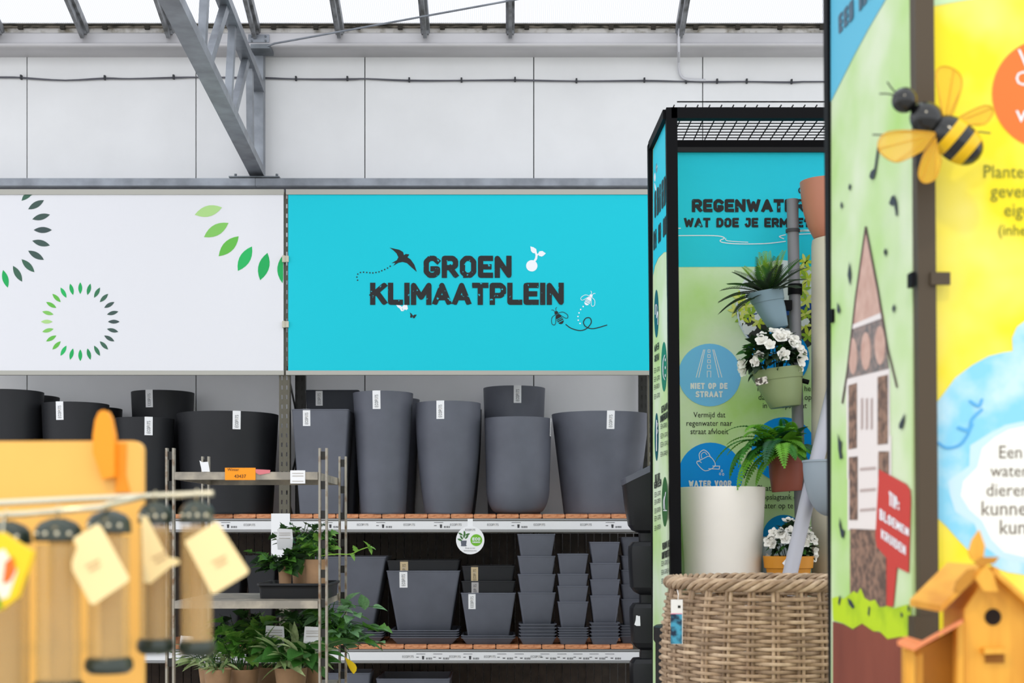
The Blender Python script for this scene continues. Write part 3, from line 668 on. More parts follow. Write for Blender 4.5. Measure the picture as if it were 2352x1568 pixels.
# ------------------------------------------------------------------ tower of black stacking containers
BPL = M('black_plastic', (24, 25, 28), .42, spec=.35, bump=.05, bscale=200)
YT2 = 7.35; xt = PX(1489, YT2)
def module(label, y0, y1, hwpx, top=False):
    hw = hwpx * YT2 / F; zb, zt = PZ(y1, YT2), PZ(y0, YT2); h = zt - zb
    t = thing('stacking_container', label, 'container', (xt, YT2, zb), 'tower of black stacking containers')
    nk = hw * .45
    if not top:
        sec = [(0, nk), (.02, nk), (.035, hw * .72), (.06, hw * .9), (h * .5, hw * .97), (h - .075, hw), (h - .05, hw * .97), (h - .03, hw * .82), (h - .026, nk * 1.05), (h, nk * 1.05)]
        part('body', MB().loft([rrect(a, a * .9, a * .35, q, n=2) for q, a in sec]), BPL, t, smooth=25, local=True)
    else:                                             # pouring hood with a slanted open mouth
        sec = [(0, nk), (.02, nk), (.035, hw * .78), (.06, hw * .95), (h * .45, hw * 1.12), (h * .72, hw * 1.22)]
        rings = [rrect(a, a * .9, a * .3, q, n=2) for q, a in sec]
        tp = [Vector((p.x, p.y, h * (.74 + .30 * min(1, (p.x + hw * 1.22) / (hw * 1.9))))) for p in rings[-1]]
        tp = [Vector((p.x * 1.03, p.y * 1.03, p.z)) for p in tp]
        inn = [Vector((p.x * .88, p.y * .88, p.z)) for p in tp]; inb = [Vector((p.x * .7, p.y * .7, h * .4)) for p in rings[-1]]
        part('hood', MB().loft(rings + [tp]), BPL, t, smooth=25, local=True)
        up = [p + Vector((0, 0, .03)) for p in tp]; upi = [p + Vector((0, 0, .03)) for p in inn]
        part('rim', MB().loft([[p * 1.0 for p in tp], [Vector((p.x * 1.03, p.y * 1.03, p.z)) for p in up], upi, inn], False, False), M('grey_plastic_rim', (96, 98, 108), .4), t, smooth=30, local=True)
    return t
module('black hooded container on top of the tower beside the display frame', 1072, 1233, 47, True)
module('upper black container of the tower below the hooded one', 1231, 1374, 45)
module('black container of the tower with a scrap of white tape', 1372, 1500, 42)
module('lowest black container of the tower beside the display frame', 1498, 1640, 42)
tp = solo('tape_scrap', MB().prism([P(x, y, YT2 - .0845) for x, y in ((1461, 1413), (1470, 1413), (1471, 1437), (1462, 1437), (1457, 1434), (1460, 1424))], (0, .001, 0)), PAPER, 'scrap of white tape stuck on a black tower container', 'tape')
solo('tower_plinth', MB().loft([rrect(.13, .13, .02, q, xt, YT2) for q in (0, PZ(1640, YT2))]), BPL, 'black plinth under the tower of stacking containers', 'plinth')

# ------------------------------------------------------------------ plants
def leaf_mesh(name, kind, mat, n=6):
    """leaf of unit length along +Y, folded along its midrib and curled down"""
    m = MB(); prof = {'oval': lambda t: .30 * math.sin(math.pi * t ** .8), 'lance': lambda t: .13 * math.sin(math.pi * t ** .7), 'petal': lambda t: .40 * math.sin(math.pi * (t ** 1.5 * .92 + .04)),
                      'ivy': lambda t: (.12 + .38 * t / .25 if t < .25 else .5 - .25 * (t - .25) / .2 if t < .45 else .25 + .12 * (t - .45) / .12 if t < .57 else .37 * (1 - (t - .57) / .43))}[kind]
    ts = [k / n for k in range(n + 1)] if kind != 'ivy' else [0, .12, .25, .45, .57, .8, 1]
    vs = []; curl = .25 if kind != 'petal' else -.3
    for t in ts:
        w = max(prof(t), .004); zc = -curl * t * t
        vs += [(-w, t - (.08 if kind == 'ivy' and t in (.25, .57) else 0), zc + w * .35), (0, t, zc), (w, t - (.08 if kind == 'ivy' and t in (.25, .57) else 0), zc + w * .35)]
    fs = []
    for i in range(len(ts) - 1):
        a = i * 3; fs += [(a, a + 1, a + 4, a + 3), (a + 1, a + 2, a + 5, a + 4)]
    m.add(vs, fs); return mesh_of(name, m, mat, 60)
def frond(base, az, el, L, droop, n, ll, lw, tri, fwd=.5, lift=.35):
    """one pinnate frond: a bending rib and two rows of leaflets"""
    m = MB(); p = Vector(base); d = Vector((math.cos(az) * math.cos(el), math.sin(az) * math.cos(el), math.sin(el)))
    pts = []; ds = []
    for i in range(n + 1):
        pts.append(p.copy()); ds.append(d.copy()); p = p + d * L / n
        d = (d + Vector((0, 0, -droop / n))).normalized()
    m.tube(pts, [L * .011 * (1 - .7 * i / n) for i in range(n + 1)], 4)
    for i in range(2, n + 1):
        t = i / n; w = ll * (((1 - t) ** .75 * min(1, t * 4 + .3)) if tri else min(1, t * 3.5) * (1 - .55 * max(0, t - .6) / .4)) + ll * .08
        dd = ds[i]; sd = dd.cross(Vector((0, 0, 1)))
        if sd.length < .05: sd = Vector((1, 0, 0))
        sd.normalize(); up = sd.cross(dd)
        for s in (-1, 1):
            v = (sd * s + dd * fwd + up * lift).normalized(); b = pts[i]; q = dd * lw / 2
            tip = b + v * w - Vector((0, 0, w * .15)); mid = b + v * w * .5
            m.add([b - q * .4, mid - q + up * lw * .15, tip, mid + q, b + q * .4], [(0, 1, 2), (0, 2, 4), (4, 2, 3)])
    return m
GD = M('dark_green_leaf', (38, 62, 36), .5, var=.3, scale=20, trans=.2); GMd = M('mid_green_leaf', (62, 118, 44), .5, var=.3, scale=20, trans=.25)
GB = M('bright_green_leaf', (150, 190, 30), .5, var=.2, scale=20, trans=.3); GF = M('fern_green', (64, 142, 44), .5, var=.3, scale=30, trans=.25); GF2 = M('fern_light_green', (112, 178, 48), .5, var=.25, scale=30, trans=.3)
GF3 = M('fern_blue_green', (40, 100, 62), .5, var=.3, scale=30, trans=.2)
PETAL = M('white_petal', (244, 242, 236), .6, trans=.15); YEL = M('yellow_leaf', (232, 196, 30), .5, trans=.2)
SOIL = M('potting_soil', (48, 38, 30), .95, bump=.5, bscale=90)

# ------------------------------------------------------------------ display stand with the turquoise and green posters
KF, KB = 5.22, 5.66
kx = lambda px, y: px - 10 * (1330 - y) / 1080 - (0)        # the frame leans a little
def kpost(pxtop, ytop, Y, w=.04):
    yb = HY + CH * F / Y; return MB().bar(P(pxtop, ytop, Y), P(pxtop + 10 * (yb - ytop) / 1080, yb, Y), w, w, up=(0, 1, 0))
ds = thing('display_stand', 'black steel display stand with turquoise and green rainwater posters', 'display', (PX(1760, 5.4), 5.42, 0))
part('post', kpost(1541.5, 250, KF), BLACKM, ds)
part('post', kpost(1499, 333, KB), BLACKM, ds)
xR = PX(1541, KF) + 1.08
part('post', MB().box((xR - .02, KF - .02, 0), (xR + .02, KF + .02, PZ(250, KF))), BLACKM, ds)
part('post', MB().box((xR - .02, KB - .02, 0), (xR + .02, KB + .02, PZ(250, KF))), BLACKM, ds)
ZK = PZ(250, KF); x0 = PX(1541, KF)
part('beam', MB().box((x0, KF - .02, PZ(271, KF - .02)), (xR, KF + .02, ZK)), BLACKM, ds)
part('beam', MB().box((PX(1500, KB), KB - .02, PZ(345, KB)), (xR, KB + .02, PZ(325, KB))), BLACKM, ds)
part('beam', MB().bar((x0 - .012, KF, ZK - .02), (PX(1499, KB), KB, ZK - .02), .035, .035), BLACKM, ds)
part('beam', MB().box((xR - .02, KF, ZK - .04), (xR + .02, KB, ZK)), BLACKM, ds)
part('shadow_bar', MB().box((PX(1500, KB), KB - .035, PZ(354, KB)), (xR, KB - .02, PZ(343, KB))), M('black_beam_shadow', (16, 16, 18), .5), ds)  # black bar standing in for the shadow under the back beam
wm = MB(); zz = ZK + .004
for k in range(12): wm.bar((x0, KF + (KB - KF) * k / 11, zz), (xR, KF + (KB - KF) * k / 11, zz), .0035, .0035)
k = 0
while x0 + .01 + .0435 * k < xR: wm.bar((x0 + .01 + .0435 * k, KF - .02, zz + .004), (x0 + .01 + .0435 * k, KB, zz + .004), .0035, .0035); k += 1
wm.bar((x0 + .02, KF - .02, zz + .016), (xR, KF - .02, zz + .016), .004, .004)
part('wire_mesh', wm, BLACKM, ds, kind='stuff')
KT = M('poster_turquoise', (40, 206, 230), .5, spec=.15); KG = M('poster_green', (182, 224, 124), .5, rgb2=(228, 242, 216), scale=2.6, detail=6, sharp=(.3, .62), spec=.2)
PKB = flat(KB - .024)
bk = part('back_panel', MB().box((PX(1500, KB), KB - .024, .45), (xR - .02, KB - .016, PZ(350, KB))), KG, ds)
def kp(name, polys, mat, off=.001): return pprint(name, bk, PKB, polys, mat, off)
kp('sky_print', [[(1500, 350), (2260, 350), (2260, 610), (1556, 613), (1500, 613)]], KT)
caps('lettering', bk, PKB, 'REGENWATER', 1589, 457, 1850, 487, WORN, t=8, gap=2, off=.002); caps('lettering', bk, PKB, ':', 1853, 463, 1861, 487, WORN, t=7, off=.002)
caps('lettering', bk, PKB, 'WAT DOE JE ERMEE?', 1571, 500, 1862, 522, WORN, t=5.8, gap=1.6, off=.002)
kp('ring_print', thick(ell(1840, 437, 5, 6, 14, 90, 270), 3), INK, .002)
kp('water_line', thick(curve([(1556, 541), (1640, 541), (1664, 546), (1654, 552), (1662, 557), (1700, 560), (1760, 559), (1804, 554)], 5), 2) + thick(curve([(1667, 547), (1672, 553), (1718, 556)], 4), 1.6) + thick(curve([(1804, 539), (1790, 543), (1800, 548)], 4), 2) + thick([(1832, 538), (1870, 536)], 2) + thick([(1552, 524), (1563, 524)], 2), WHITE_PRINT, .002)
B1 = M('poster_blue', (122, 200, 255), .5, spec=.2); B2 = M('poster_deep_blue', (0, 156, 252), .5, spec=.2); B3 = M('poster_cyan', (0, 150, 222), .5, spec=.2)
kp('photo_ground', [ell(1795, 705, 105, 108)], M('photo_white', (226, 232, 236), .5), .0013)
kp('photo_vase_rim', [ell(1795, 708, 98, 105, a0=-10, a1=170)], M('photo_navy', (24, 74, 152), .5), .0014)
kp('photo_soil', [ell(1800, 735, 92, 78, a0=-15, a1=180)], M('photo_dark', (70, 70, 66), .5, rgb2=(40, 42, 40), scale=14), .0018)
kp('photo_vase_edge', thick(ell(1795, 708, 101, 106, 30, 95, 185), 4), M('photo_pale', (214, 224, 240), .5), .002)
rnd = random.Random(3)
lv = [[], [], []]
for x, y in ((1698, 685), (1712, 700), (1722, 722), (1733, 700), (1705, 730), (1690, 712), (1850, 600), (1855, 640), (1845, 665), (1852, 690), (1848, 745), (1856, 770), (1850, 720), (1840, 620), (1742, 738)):
    a0 = rnd.uniform(0, 360)
    for k in range(6): lv[rnd.randrange(3)].append(leaf2(x + 9 * math.cos(R(a0 + 60 * k)), y + 9 * math.sin(R(a0 + 60 * k)), a0 + 60 * k + rnd.uniform(-12, 12), 21, 7.5))
for q, c in zip(lv, ((196, 210, 60), (150, 184, 50), (222, 226, 120))): pprint('photo_leaf', bk, PKB, q, M('photo_leaf_%d' % c[0], c, .5), .0022, kind='stuff')
kp('photo_flower', [ell(x + 4 * math.cos(R(72 * k)), y + 4 * math.sin(R(72 * k)), 4, n=10) for x, y in ((1704, 742), (1712, 752), (1722, 755), (1730, 752), (1716, 761), (1740, 728), (1844, 742), (1852, 738)) for k in range(5)], WHITE_PRINT, .0026)
kp('circle_print', [ell(1630, 861, 72)], B1, .0015); kp('circle_print', [ell(1632, 1090, 74)], B2, .0015)
kp('circle_print', [ell(1793, 822, 66)], M('poster_bright_blue', (0, 156, 246), .5, spec=.2), .003); kp('circle_print', [ell(1800, 1032, 74)], B2, .003); kp('circle_print', [ell(1800, 1230, 48)], B3, .003)
kp('lid_print', [ell(1806, 768, 18, 14, a0=-180, a1=180)], M('photo_lilac', (214, 216, 232), .5), .0034)
road = []
for a, b in (((1616, 803), (1599, 866)), ((1619, 803), (1605, 866)), ((1640, 803), (1658, 866)), ((1637, 803), (1651, 866))): road += thick([a, b], 1.7)
for y0_, y1_, w in ((803, 809, 2.4), (814, 821, 2.8), (826, 833, 3.2), (838, 846, 3.6), (852, 866, 4)): road += thick([(1628.5 - w, y1_), (1628.5 - w, y0_), (1628.5 + w, y0_), (1628.5 + w, y1_)] + ([(1628.5 - w, y1_)] if y0_ < 850 else []), 1.4)
kp('road_print', road, WHITE_PRINT, .0022)
caps('lettering', bk, PKB, 'NIET OP DE', 1586, 879, 1671, 893, WHITE_PRINT, t=3.4, gap=1.3, off=.0022); caps('lettering', bk, PKB, 'STRAAT', 1598, 898, 1660, 912, WHITE_PRINT, t=3.4, gap=1.3, off=.0022)
caps('lettering', bk, PKB, 'WATER VOOR', 1582, 1103, 1680, 1117, WHITE_PRINT, t=3.4, gap=1.4, off=.0022)
can = thick(curve([(1611, 1062), (1604, 1058), (1601, 1064), (1620, 1081), (1643, 1068), (1631, 1048), (1617, 1052), (1603, 1060)], 4), 1.6) + thick(curve([(1608, 1056), (1606, 1042), (1616, 1033), (1627, 1040), (1632, 1050)], 4), 1.8) + thick(curve([(1612, 1052), (1611, 1043), (1618, 1038), (1624, 1044)], 4), 1.4) + thick([(1628, 1076), (1652, 1077), (1653, 1070), (1637, 1070)], 1.8)
for x, y in ((1658, 1081), (1654, 1088), (1661, 1089)): can += thick(ell(x, y, 1.8, 2.6, 10) + [(x + 1.8, y)], 1.2)
kp('watering_can_print', can, WHITE_PRINT, .0022)
kp('ring_print', thick(ell(1801, 978, 5, n=14) + [(1806, 978)], 2) + thick([(1806, 976), (1816, 980), (1822, 990)], 2), WHITE_PRINT, .0036)
kp('band_print', [[(1752, 1232), (1864, 1232), (1864, 1240), (1752, 1240)]], WHITE_PRINT, .0036)
for t, a, b, y in (('Vermijd dat', 1593, 1666, 958), ('regenwater naar', 1577, 1682, 977.5), ('straat afvloeit', 1586, 1673, 996.5), ('Regenwater van he', 1740, 1862, 898), ('dak vangt u het op', 1742, 1864, 918), ('in een opslagvat', 1752, 1853, 937), ('Plaats een pomp', 1740, 1850, 1127), ('opslagtank om het', 1752, 1868, 1147), ('water op te slaan', 1744, 1858, 1167)):
    words('lettering', bk, PKB, t, a, b, y, INK, hs=1.15, off=.0022)
# side panel
pa, pb = Vector((PX(1499.5, KB - .02), KB - .02, 0)), Vector((PX(1532, KF + .015), KF + .015, 0))
dv = (pb - pa).normalized(); nn = Vector((-dv.y, dv.x, 0)); nn = nn if nn.dot(-pa) > 0 else -nn
PSD = Plane(pa, nn)
sp = part('side_panel', MB().prism([pa + Vector((0, 0, .5)), pb + Vector((0, 0, .5)), pb + Vector((0, 0, ZK - .03)), pa + Vector((0, 0, ZK - .03))], -nn * .008), KG, ds)
def sd(name, polys, mat, off=.001): return pprint(name, sp, PSD, polys, mat, off)
sd('sky_print', [[(1500, 345), (1531, 274), (1533, 578), (1525, 579), (1512, 592), (1504, 610), (1500, 632)]], KT)
caps('lettering', sp, PSD, 'GROEN', 0, 0, 60, 40, WORN, t=9, quad=[(1503, 503), (1528, 470), (1528, 403), (1503, 440)])
caps('lettering', sp, PSD, 'OP JE DAK', 0, 0, 90, 40, WORN, t=8, quad=[(1501, 576), (1532, 533), (1532, 490), (1501, 532)])
sd('seedling_print', [leaf2(1508, 386, 90, 24, 5), leaf2(1504, 407, 90, 22, 4), leaf2(1505, 430, 80, 22, 3)], WHITE_PRINT)
TEAL = M('poster_teal', (0, 92, 104), .5, spec=.2); TEAL2 = M('poster_green_teal', (22, 128, 98), .5, spec=.2); TEAL3 = M('poster_dark_green', (48, 104, 52), .5, spec=.2)
for cx, cy, rx, ry, m in ((1507.5, 720, 5, 55, TEAL), (1525, 842, 6.5, 57, TEAL2), (1508, 1003, 4.5, 55, TEAL), (1527, 1152, 7, 57, TEAL3)): sd('circle_print', [ell(cx, cy, rx, ry)], m, .001)
sd('icon_print', thick(curve([(1505, 722), (1506, 700), (1509, 705), (1508, 730), (1511, 715), (1511, 745)], 4), 1.3) + thick(curve([(1527, 815), (1523, 830), (1523, 860), (1527, 872)], 4), 1.5) + [ell(1528, y, 1, 4, 8) for y in (826, 844, 862)] + thick([(1508, 965), (1508, 1035)], 2) + thick([(1508, 970), (1511, 972), (1508, 985), (1511, 988), (1508, 1000)], 1) + thick([(1524, 1172), (1531, 1172)], 2) + thick(curve([(1527, 1170), (1526, 1150), (1529, 1130)], 4), 1.5) + thick(curve([(1524, 1168), (1524, 1150), (1526, 1140)], 4), 1.3), WHITE_PRINT, .002)
for t, c in (('WARM EEN', (1503, 800, 1513, 792)), ('GROEN DAK', (1503, 823, 1513, 817)), ('BESPAAR OP', (1519, 940, 1533, 930)), ('ONDERHOUD', (1516, 962, 1534, 950)), ('KOEL JE HUIS', (1504, 1097, 1515, 1092)), ('VERKOELEN', (1502, 1114, 1518, 1106)), ('VERGROOT DE', (1521, 1254, 1537, 1246)), ('BIODIVERSITEIT', (1520, 1275, 1537, 1268))):
    a, y, b, y2 = c; h = 18; caps('lettering', sp, PSD, t.replace('BIODIVERSITEIT', 'BIODIVERSITEIT'), 0, 0, 80, 18, INK, t=3.4, gap=1, quad=[(a, y + 9), (b, y2 + 9), (b, y2 - 7), (a, y - 7)])
for a, b, ys in ((1502, 1515, (850, 870, 888, 910)), (1517, 1534, (978, 1000, 1020, 1042)), (1503, 1517, (1135, 1152, 1172, 1190, 1212)), (1519, 1538, (1293, 1313, 1333))):
    for y in ys: caps('lettering', sp, PSD, 'EEN GROEN DAK'[:7 + (y % 5)], 0, 0, 90, 14, DKGREY, t=1.6, gap=2, quad=[(a, y + 7), (b, y + 1), (b, y - 9), (a, y - 4)])
# stand shelf inside the frame (hidden behind the basket)
ZSH = 1.0
part('stand_shelf', MB().box((x0 + .03, KF - .015, ZSH - .03), (xR - .03, KB - .03, ZSH)).box((.78, 4.98, ZSH - .03), (xR - .03, KF - .014, ZSH)), M('black_shelf', (34, 34, 36), .6), ds)

# ------------------------------------------------------------------ things standing in the display stand
YP = 5.42
wp = MB(); r = 97 * 5.40 / F; zt = PZ(1116, 5.24)
wp.lathe([(0, ZSH), (r * .78, ZSH), (r * .79, ZSH + .01), (r, zt - .003), (r - .002, zt), (r - .012, zt), (r - .014, zt - .004), (r * .76, ZSH + .1), (0, ZSH + .1)], (PX(1660, 5.40), 5.40, 0), 64)
solo('white_planter', wp, M('white_pot', (232, 226, 218), .5, var=.04, scale=4), 'tall white round planter in the display stand behind the wicker basket', 'planter', smooth=40)
gp_ = M('grey_plastic_pipe', (122, 122, 128), .45); lp = M('light_grey_pipe', (172, 172, 182), .4)
yp = 5.45
pv = [P(1820, 458, yp), P(1823, 600, yp), P(1830, 880, yp), P(1839, 1200, yp)]; pb_ = pv[-1] + (pv[-1] - pv[0]).normalized() * ((pv[-1].z - ZSH) / 1.0)
pv.append(Vector((pb_.x, pb_.y, ZSH)))
pm = MB(); rr = 13.3 * yp / F; ringo = []
for p in pv: ringo.append([p + Vector((rr * math.cos(2 * math.pi * j / 24), rr * math.sin(2 * math.pi * j / 24), 0)) for j in range(24)])
pm.loft(ringo + [[pv[0] + (q - pv[0]) * .0 for q in ringo[0]]][:0])
pi = thing('upright_pipe', 'upright dark-grey plastic pipe carrying the hanging plant pots', 'pipe', pv[-1])
part('pipe', pm, gp_, pi, smooth=40)
for y, px in ((530, 1821), (758 - 93, 1826)):
    c = P(px, y, yp); hh = .006 if y == 530 else .02
    part('clamp_band', MB().lathe([(rr + .001, -hh), (rr + .005, -hh), (rr + .005, hh), (rr + .001, hh)], c, 24), BLACKM if y != 530 else DKGREY, pi, smooth=40)
part('fixing_rod', MB().tube([P(1838, 530, yp), P(1868, 529, KB - .03)], .004), PAPER, pi)
def sring(xl, xr, hd, z, flatside=None, n=36):
    mid, hf = (xl + xr) / 2, (xr - xl) / 2; pts = []
    for j in range(n):
        t = 2 * math.pi * j / n; c, s = math.cos(t), math.sin(t)
        e = 6 if (flatside == 'R' and c > 0) or (flatside == 'B' and s > 0) else 2
        pts.append(Vector((mid + hf * math.copysign(abs(c) ** (2 / e), c), hd * math.copysign(abs(s) ** (2 / e), s), z)))
    return pts
def hang_pot(name, label, cx, ytop, ybot, Yc, t0, t1, b0, b1, hd, mat, tilt, flatside, group, band=.28):
    """half-round wall pot: widths in pixels at rim (t0..t1) and base (b0..b1) around column cx"""
    s = Yc / F; h = (ybot - ytop) * s; base = P(cx, ybot, Yc)
    t = thing(name, label, 'planter', base, group); t.rotation_euler.y = R(tilt)
    g = lambda f, ins=0: sring((b0 - cx + (t0 - b0) * f) * s + ins, (b1 - cx + (t1 - b1) * f) * s - ins, hd * (.62 + .38 * f) - ins, h * f, flatside)
    rings = [g(0, .002), g(.02), g(.25), g(.5), g(1 - band, .003), g(1 - band), g(1), g(1, .004), g(.85, .005), g(.8, .006)]
    part('pot_body', MB().loft(rings, True, False), mat, t, smooth=35, local=True)
    so = MB(); so.poly(g(.84, .006)); part('soil', so, SOIL, t, local=True)
    return t, h, s
GPOT = 'plants on the upright pipe'
BLUEG = M('blue_grey_pot', (122, 146, 160), .5); OLIVEP = M('sage_green_pot', (134, 148, 106), .5); REDP = M('brick_red_pot', (140, 74, 58), .55)
def petal_flower():
    m = MB()
    pm_ = leaf_mesh('petal', 'petal', None, 5)
    for ring, (k, el, sc) in enumerate(((5, 12, 1), (4, 48, .7))):
        for j in range(k):
            M4 = Matrix.Rotation(R(360 * j / k + 30 * ring), 4, 'Z') @ Matrix.Rotation(R(el), 4, 'X') @ Matrix.Scale(sc, 4)
            m.add([M4 @ v.co for v in pm_.vertices], [tuple(p.vertices) for p in pm_.polygons])
    return mesh_of('flower', m, PETAL, 60)
FLOWER = petal_flower(); OVD = leaf_mesh('oval_leaf_dark', 'oval', GD); OVM = leaf_mesh('oval_leaf', 'oval', GMd)
def dirrot(d, roll=0):
    return (Vector(d).to_track_quat('Y', 'Z').to_matrix() @ Matrix.Rotation(roll, 3, 'Y')).to_euler()
def bouquet(root, centre, rx, ry, rz, nf, nl, seed, fs=.026, leaf=.035, front=True):
    """white blooms and dark leaves over a dome"""
    r_ = random.Random(seed); c = Vector(centre)
    def surfp(k=1.0):
        while 1:
            v = Vector((r_.uniform(-1, 1), r_.uniform(-1, 1), r_.uniform(-.25, 1)))
            if .2 < v.length < 1 and (not front or v.y < .35): break
        v.normalize(); return c + Vector((v.x * rx * k, v.y * ry * k, v.z * rz * k)), v
    for k in range(nl):
        p, v = surfp(r_.uniform(.55, .98)); d = (v + Vector((r_.uniform(-.6, .6), r_.uniform(-.6, .6), r_.uniform(-.5, .4)))).normalized()
        share('leaf', OVD if k % 5 else OVM, root, p - d * leaf * .3, dirrot(d, r_.uniform(-.6, .6)), leaf * r_.uniform(.8, 1.3))
    for k in range(nf):
        p, v = surfp(1.02); v = (v + Vector((0, -.5, .15))).normalized()
        share('flower', FLOWER, root, p, v.to_track_quat('Z', 'Y').to_euler(), fs * r_.uniform(.75, 1.15))
    st = MB()
    for k in range(9):
        p, v = surfp(.8); st.tube([c + Vector((v.x * rx * .3, v.y * ry * .3, -rz * .9)), p], .0018, 4)
    part('stems', st, GD, root, local=True)
# sago palm in the blue-grey pot
t, h, s = hang_pot('potted_palm', 'small sago palm in a blue-grey half pot clipped to the pipe', 1790, 666, 753, 5.42, 1726, 1808, 1766, 1808, .062, BLUEG, -9, 'R', GPOT)
cb_ = Vector((-.02, 0, h * .86))
spec = [(178, 18, .20, 1.0, GD), (172, 28, .19, .9, GD), (186, 36, .185, .8, GD), (160, 44, .165, .7, GMd), (196, 52, .165, .6, GD), (205, 58, .15, .4, GB), (210, 8, .18, .9, GD),
        (255, 80, .165, .25, GB), (290, 76, .165, .25, GB), (-52, 62, .18, .5, GB), (100, 78, .16, .3, GMd), (-42, 48, .18, .6, GMd), (-48, 40, .19, .8, GD), (-55, 28, .185, .8, GD), (-62, 20, .17, .8, GD), (250, 55, .15, .7, GMd), (285, 50, .15, .6, GD), (230, 40, .16, .9, GD), (300, 66, .15, .4, GMd)]
for az, el, L, dr, m in spec:
    part('frond', frond(cb_, R(az), R(el), L, dr, 30, .042 if m is not GB else .034, .0034, False, .55, .3), m, t, local=True)
part('clip', MB().box(P(1800, 712, 5.42) - Vector((0, .012, 0)), P(1818, 690, 5.42) + Vector((0, .02, 0))), BLACKM, pi)
# gardenia in the sage green pot
t, h, s = hang_pot('potted_gardenia', 'white gardenia in a sage-green pot clipped to the pipe', 1797, 846, 935, 5.374, 1734, 1856, 1772, 1840, .075, OLIVEP, -7, 'B', GPOT)
bouquet(t, (-.02, -.01, h + .04), .108, .075, .095, 24, 150, 5, .03, .05)
lab = pprint('pot_label', t, Plane((0, 5.374 - .0745, 0), (0, -1, 0)), [[(1741, 862), (1770, 858), (1771, 875), (1743, 878)]], M('label_print', (206, 200, 190), .5, rgb2=(60, 54, 46), scale=90, sharp=(.45, .55)))
lab.parent = t; lab.matrix_parent_inverse = Matrix.Identity(4)
part('clip', MB().tube([P(1850, 880, 5.40) - t.location, P(1864, 886, 5.40) - t.location], .009, 10), BLACKM, t, local=True, smooth=40)
# fern in the red pot
t, h, s = hang_pot('potted_fern', 'arching fern in a brick-red pot on the pipe', 1808, 1040, 1128, 5.372, 1770, 1856, 1775, 1842, .062, REDP, -4, 'B', GPOT)
rf = random.Random(11); cb_ = Vector((-.005, -.01, h * .95))
fs_ = [(200, 42, .24, 2.6), (215, 30, .22, 2.4), (188, 50, .23, 2.2), (240, 50, .21, 2.5), (262, 48, .20, 2.6), (290, 45, .18, 2.4), (315, 50, .17, 2.2), (335, 48, .16, 2.0), (5, 45, .15, 1.7), (225, 66, .2, 2.2), (180, 64, .2, 2.0), (160, 55, .18, 1.8), (275, 68, .17, 2.0), (305, 68, .16, 2.0), (60, 66, .13, 1.2), (110, 66, .13, 1.2), (30, 60, .14, 1.6), (250, 76, .15, 2.0), (350, 70, .15, 1.8), (205, 20, .21, 2.0), (210, 55, .25, 2.8)]
for i, (az, el, L, dr) in enumerate(fs_):
    if math.cos(R(az)) > .3: az, L = -52 - 9 * (i % 3), L * .8    # the beige column stands on that side
    for rep in range(2):
        part('frond', frond(cb_ + Vector((rf.uniform(-.04, .04), rf.uniform(-.03, .02), rf.uniform(-.01, .015))), R(az + rep * rf.uniform(-16, 16)), R(el + rep * rf.uniform(-12, 8)), L * (1.25 - .22 * rep), dr, 22, .056, .0125, True, .35, .08), (GF, GF2, GF, GF3, GF2)[(i + rep * 2) % 5], t, local=True)
# beige column, terracotta pot, slanting pipe with its pot, orange pot
bc = MB(); xb = PX(1938, 5.42); rbx = 73 * 5.42 / F; zt = PZ(536, 5.42 - rbx)
bc.lathe([(0, ZSH), (rbx * .97, ZSH), (rbx, ZSH + .02), (rbx * 1.0, zt - .02), (rbx * .98, zt), (0, zt)], (xb, 5.42, 0), 48)
solo('rain_column', bc, M('beige_plastic', (214, 206, 186), .5, var=.05, scale=6), 'tall beige plastic column with a terracotta-coloured pot on top', 'column', smooth=40)
tc_ = MB(); yt_ = 5.40; rt = 64 * yt_ / F; zb_ = zt; ht = PZ(402, yt_ - rt) - zb_
tc_.lathe([(0, 0), (rt * .45, 0), (rt * .52, .006), (rt * .72, ht * .22), (rt * .88, ht * .5), (rt * .97, ht * .8), (rt, ht), (rt - .006, ht), (rt * .9, ht * .8), (rt * .6, ht * .2), (0, ht * .15)], (0, 0, 0), 48)
tt = thing('terracotta_pot', 'smooth terracotta-coloured pot on top of the beige column', 'planter', (PX(1902, yt_), yt_, zb_))
part('pot_body', tc_, M('terracotta_plastic', (186, 122, 98), .45), tt, smooth=40, local=True)
part('paper_band', MB().box((-.012, -rt - .003, ht - .095), (.012, -rt * .985, ht + .003)), PAPER, tt, local=True)
q0, q1 = P(1808, 1345, 5.06), P(1926, 846, 5.29); dq = (q1 - q0).normalized()
solo('leaning_pipe', MB().tube([q0 - dq * ((q0.z - ZSH) / dq.z + .002), q0, q1], 17 * 5.1 / F, 20), lp, 'light-grey plastic pipe leaning across the display stand', 'pipe', smooth=40)
t = thing('grey_wall_pot', 'bowl-shaped blue-grey wall pot clipped to the leaning pipe', 'planter', P(1912, 1186, 5.055)); rg_ = 67 * 5.055 / F; hg_ = 124 * 5.055 / F
sc = [(rg_ * math.cos(R(q)) ** .8 if q < 89 else .002, hg_ * (1 - math.sin(R(q)))) for q in range(88, -1, -8)]
part('pot_body', MB().lathe([(0, 0)] + sc + [(rg_ + .003, hg_ + .001), (rg_ + .003, hg_ + .008), (rg_ - .005, hg_ + .008), (rg_ * .9, hg_ * .8), (0, hg_ * .7)], n=40), M('pale_blue_grey_pot', (148, 160, 172), .45), t, smooth=40, local=True)
part('clip', MB().box((-.045, rg_ - .02, hg_ * .72), (-.012, rg_ + .03, hg_ * .9)), BLACKM, t, local=True)
op = thing('orange_flower_pot', 'white flowers in a mustard-orange pot behind the leaning pipe', 'planter', (PX(1811, 5.3), 5.3, PZ(1352, 5.3)))
hO = PZ(1277, 5.24) - PZ(1352, 5.3); rO = 58 * 5.3 / F; OR = M('mustard_orange_pot', (206, 136, 30), .45)
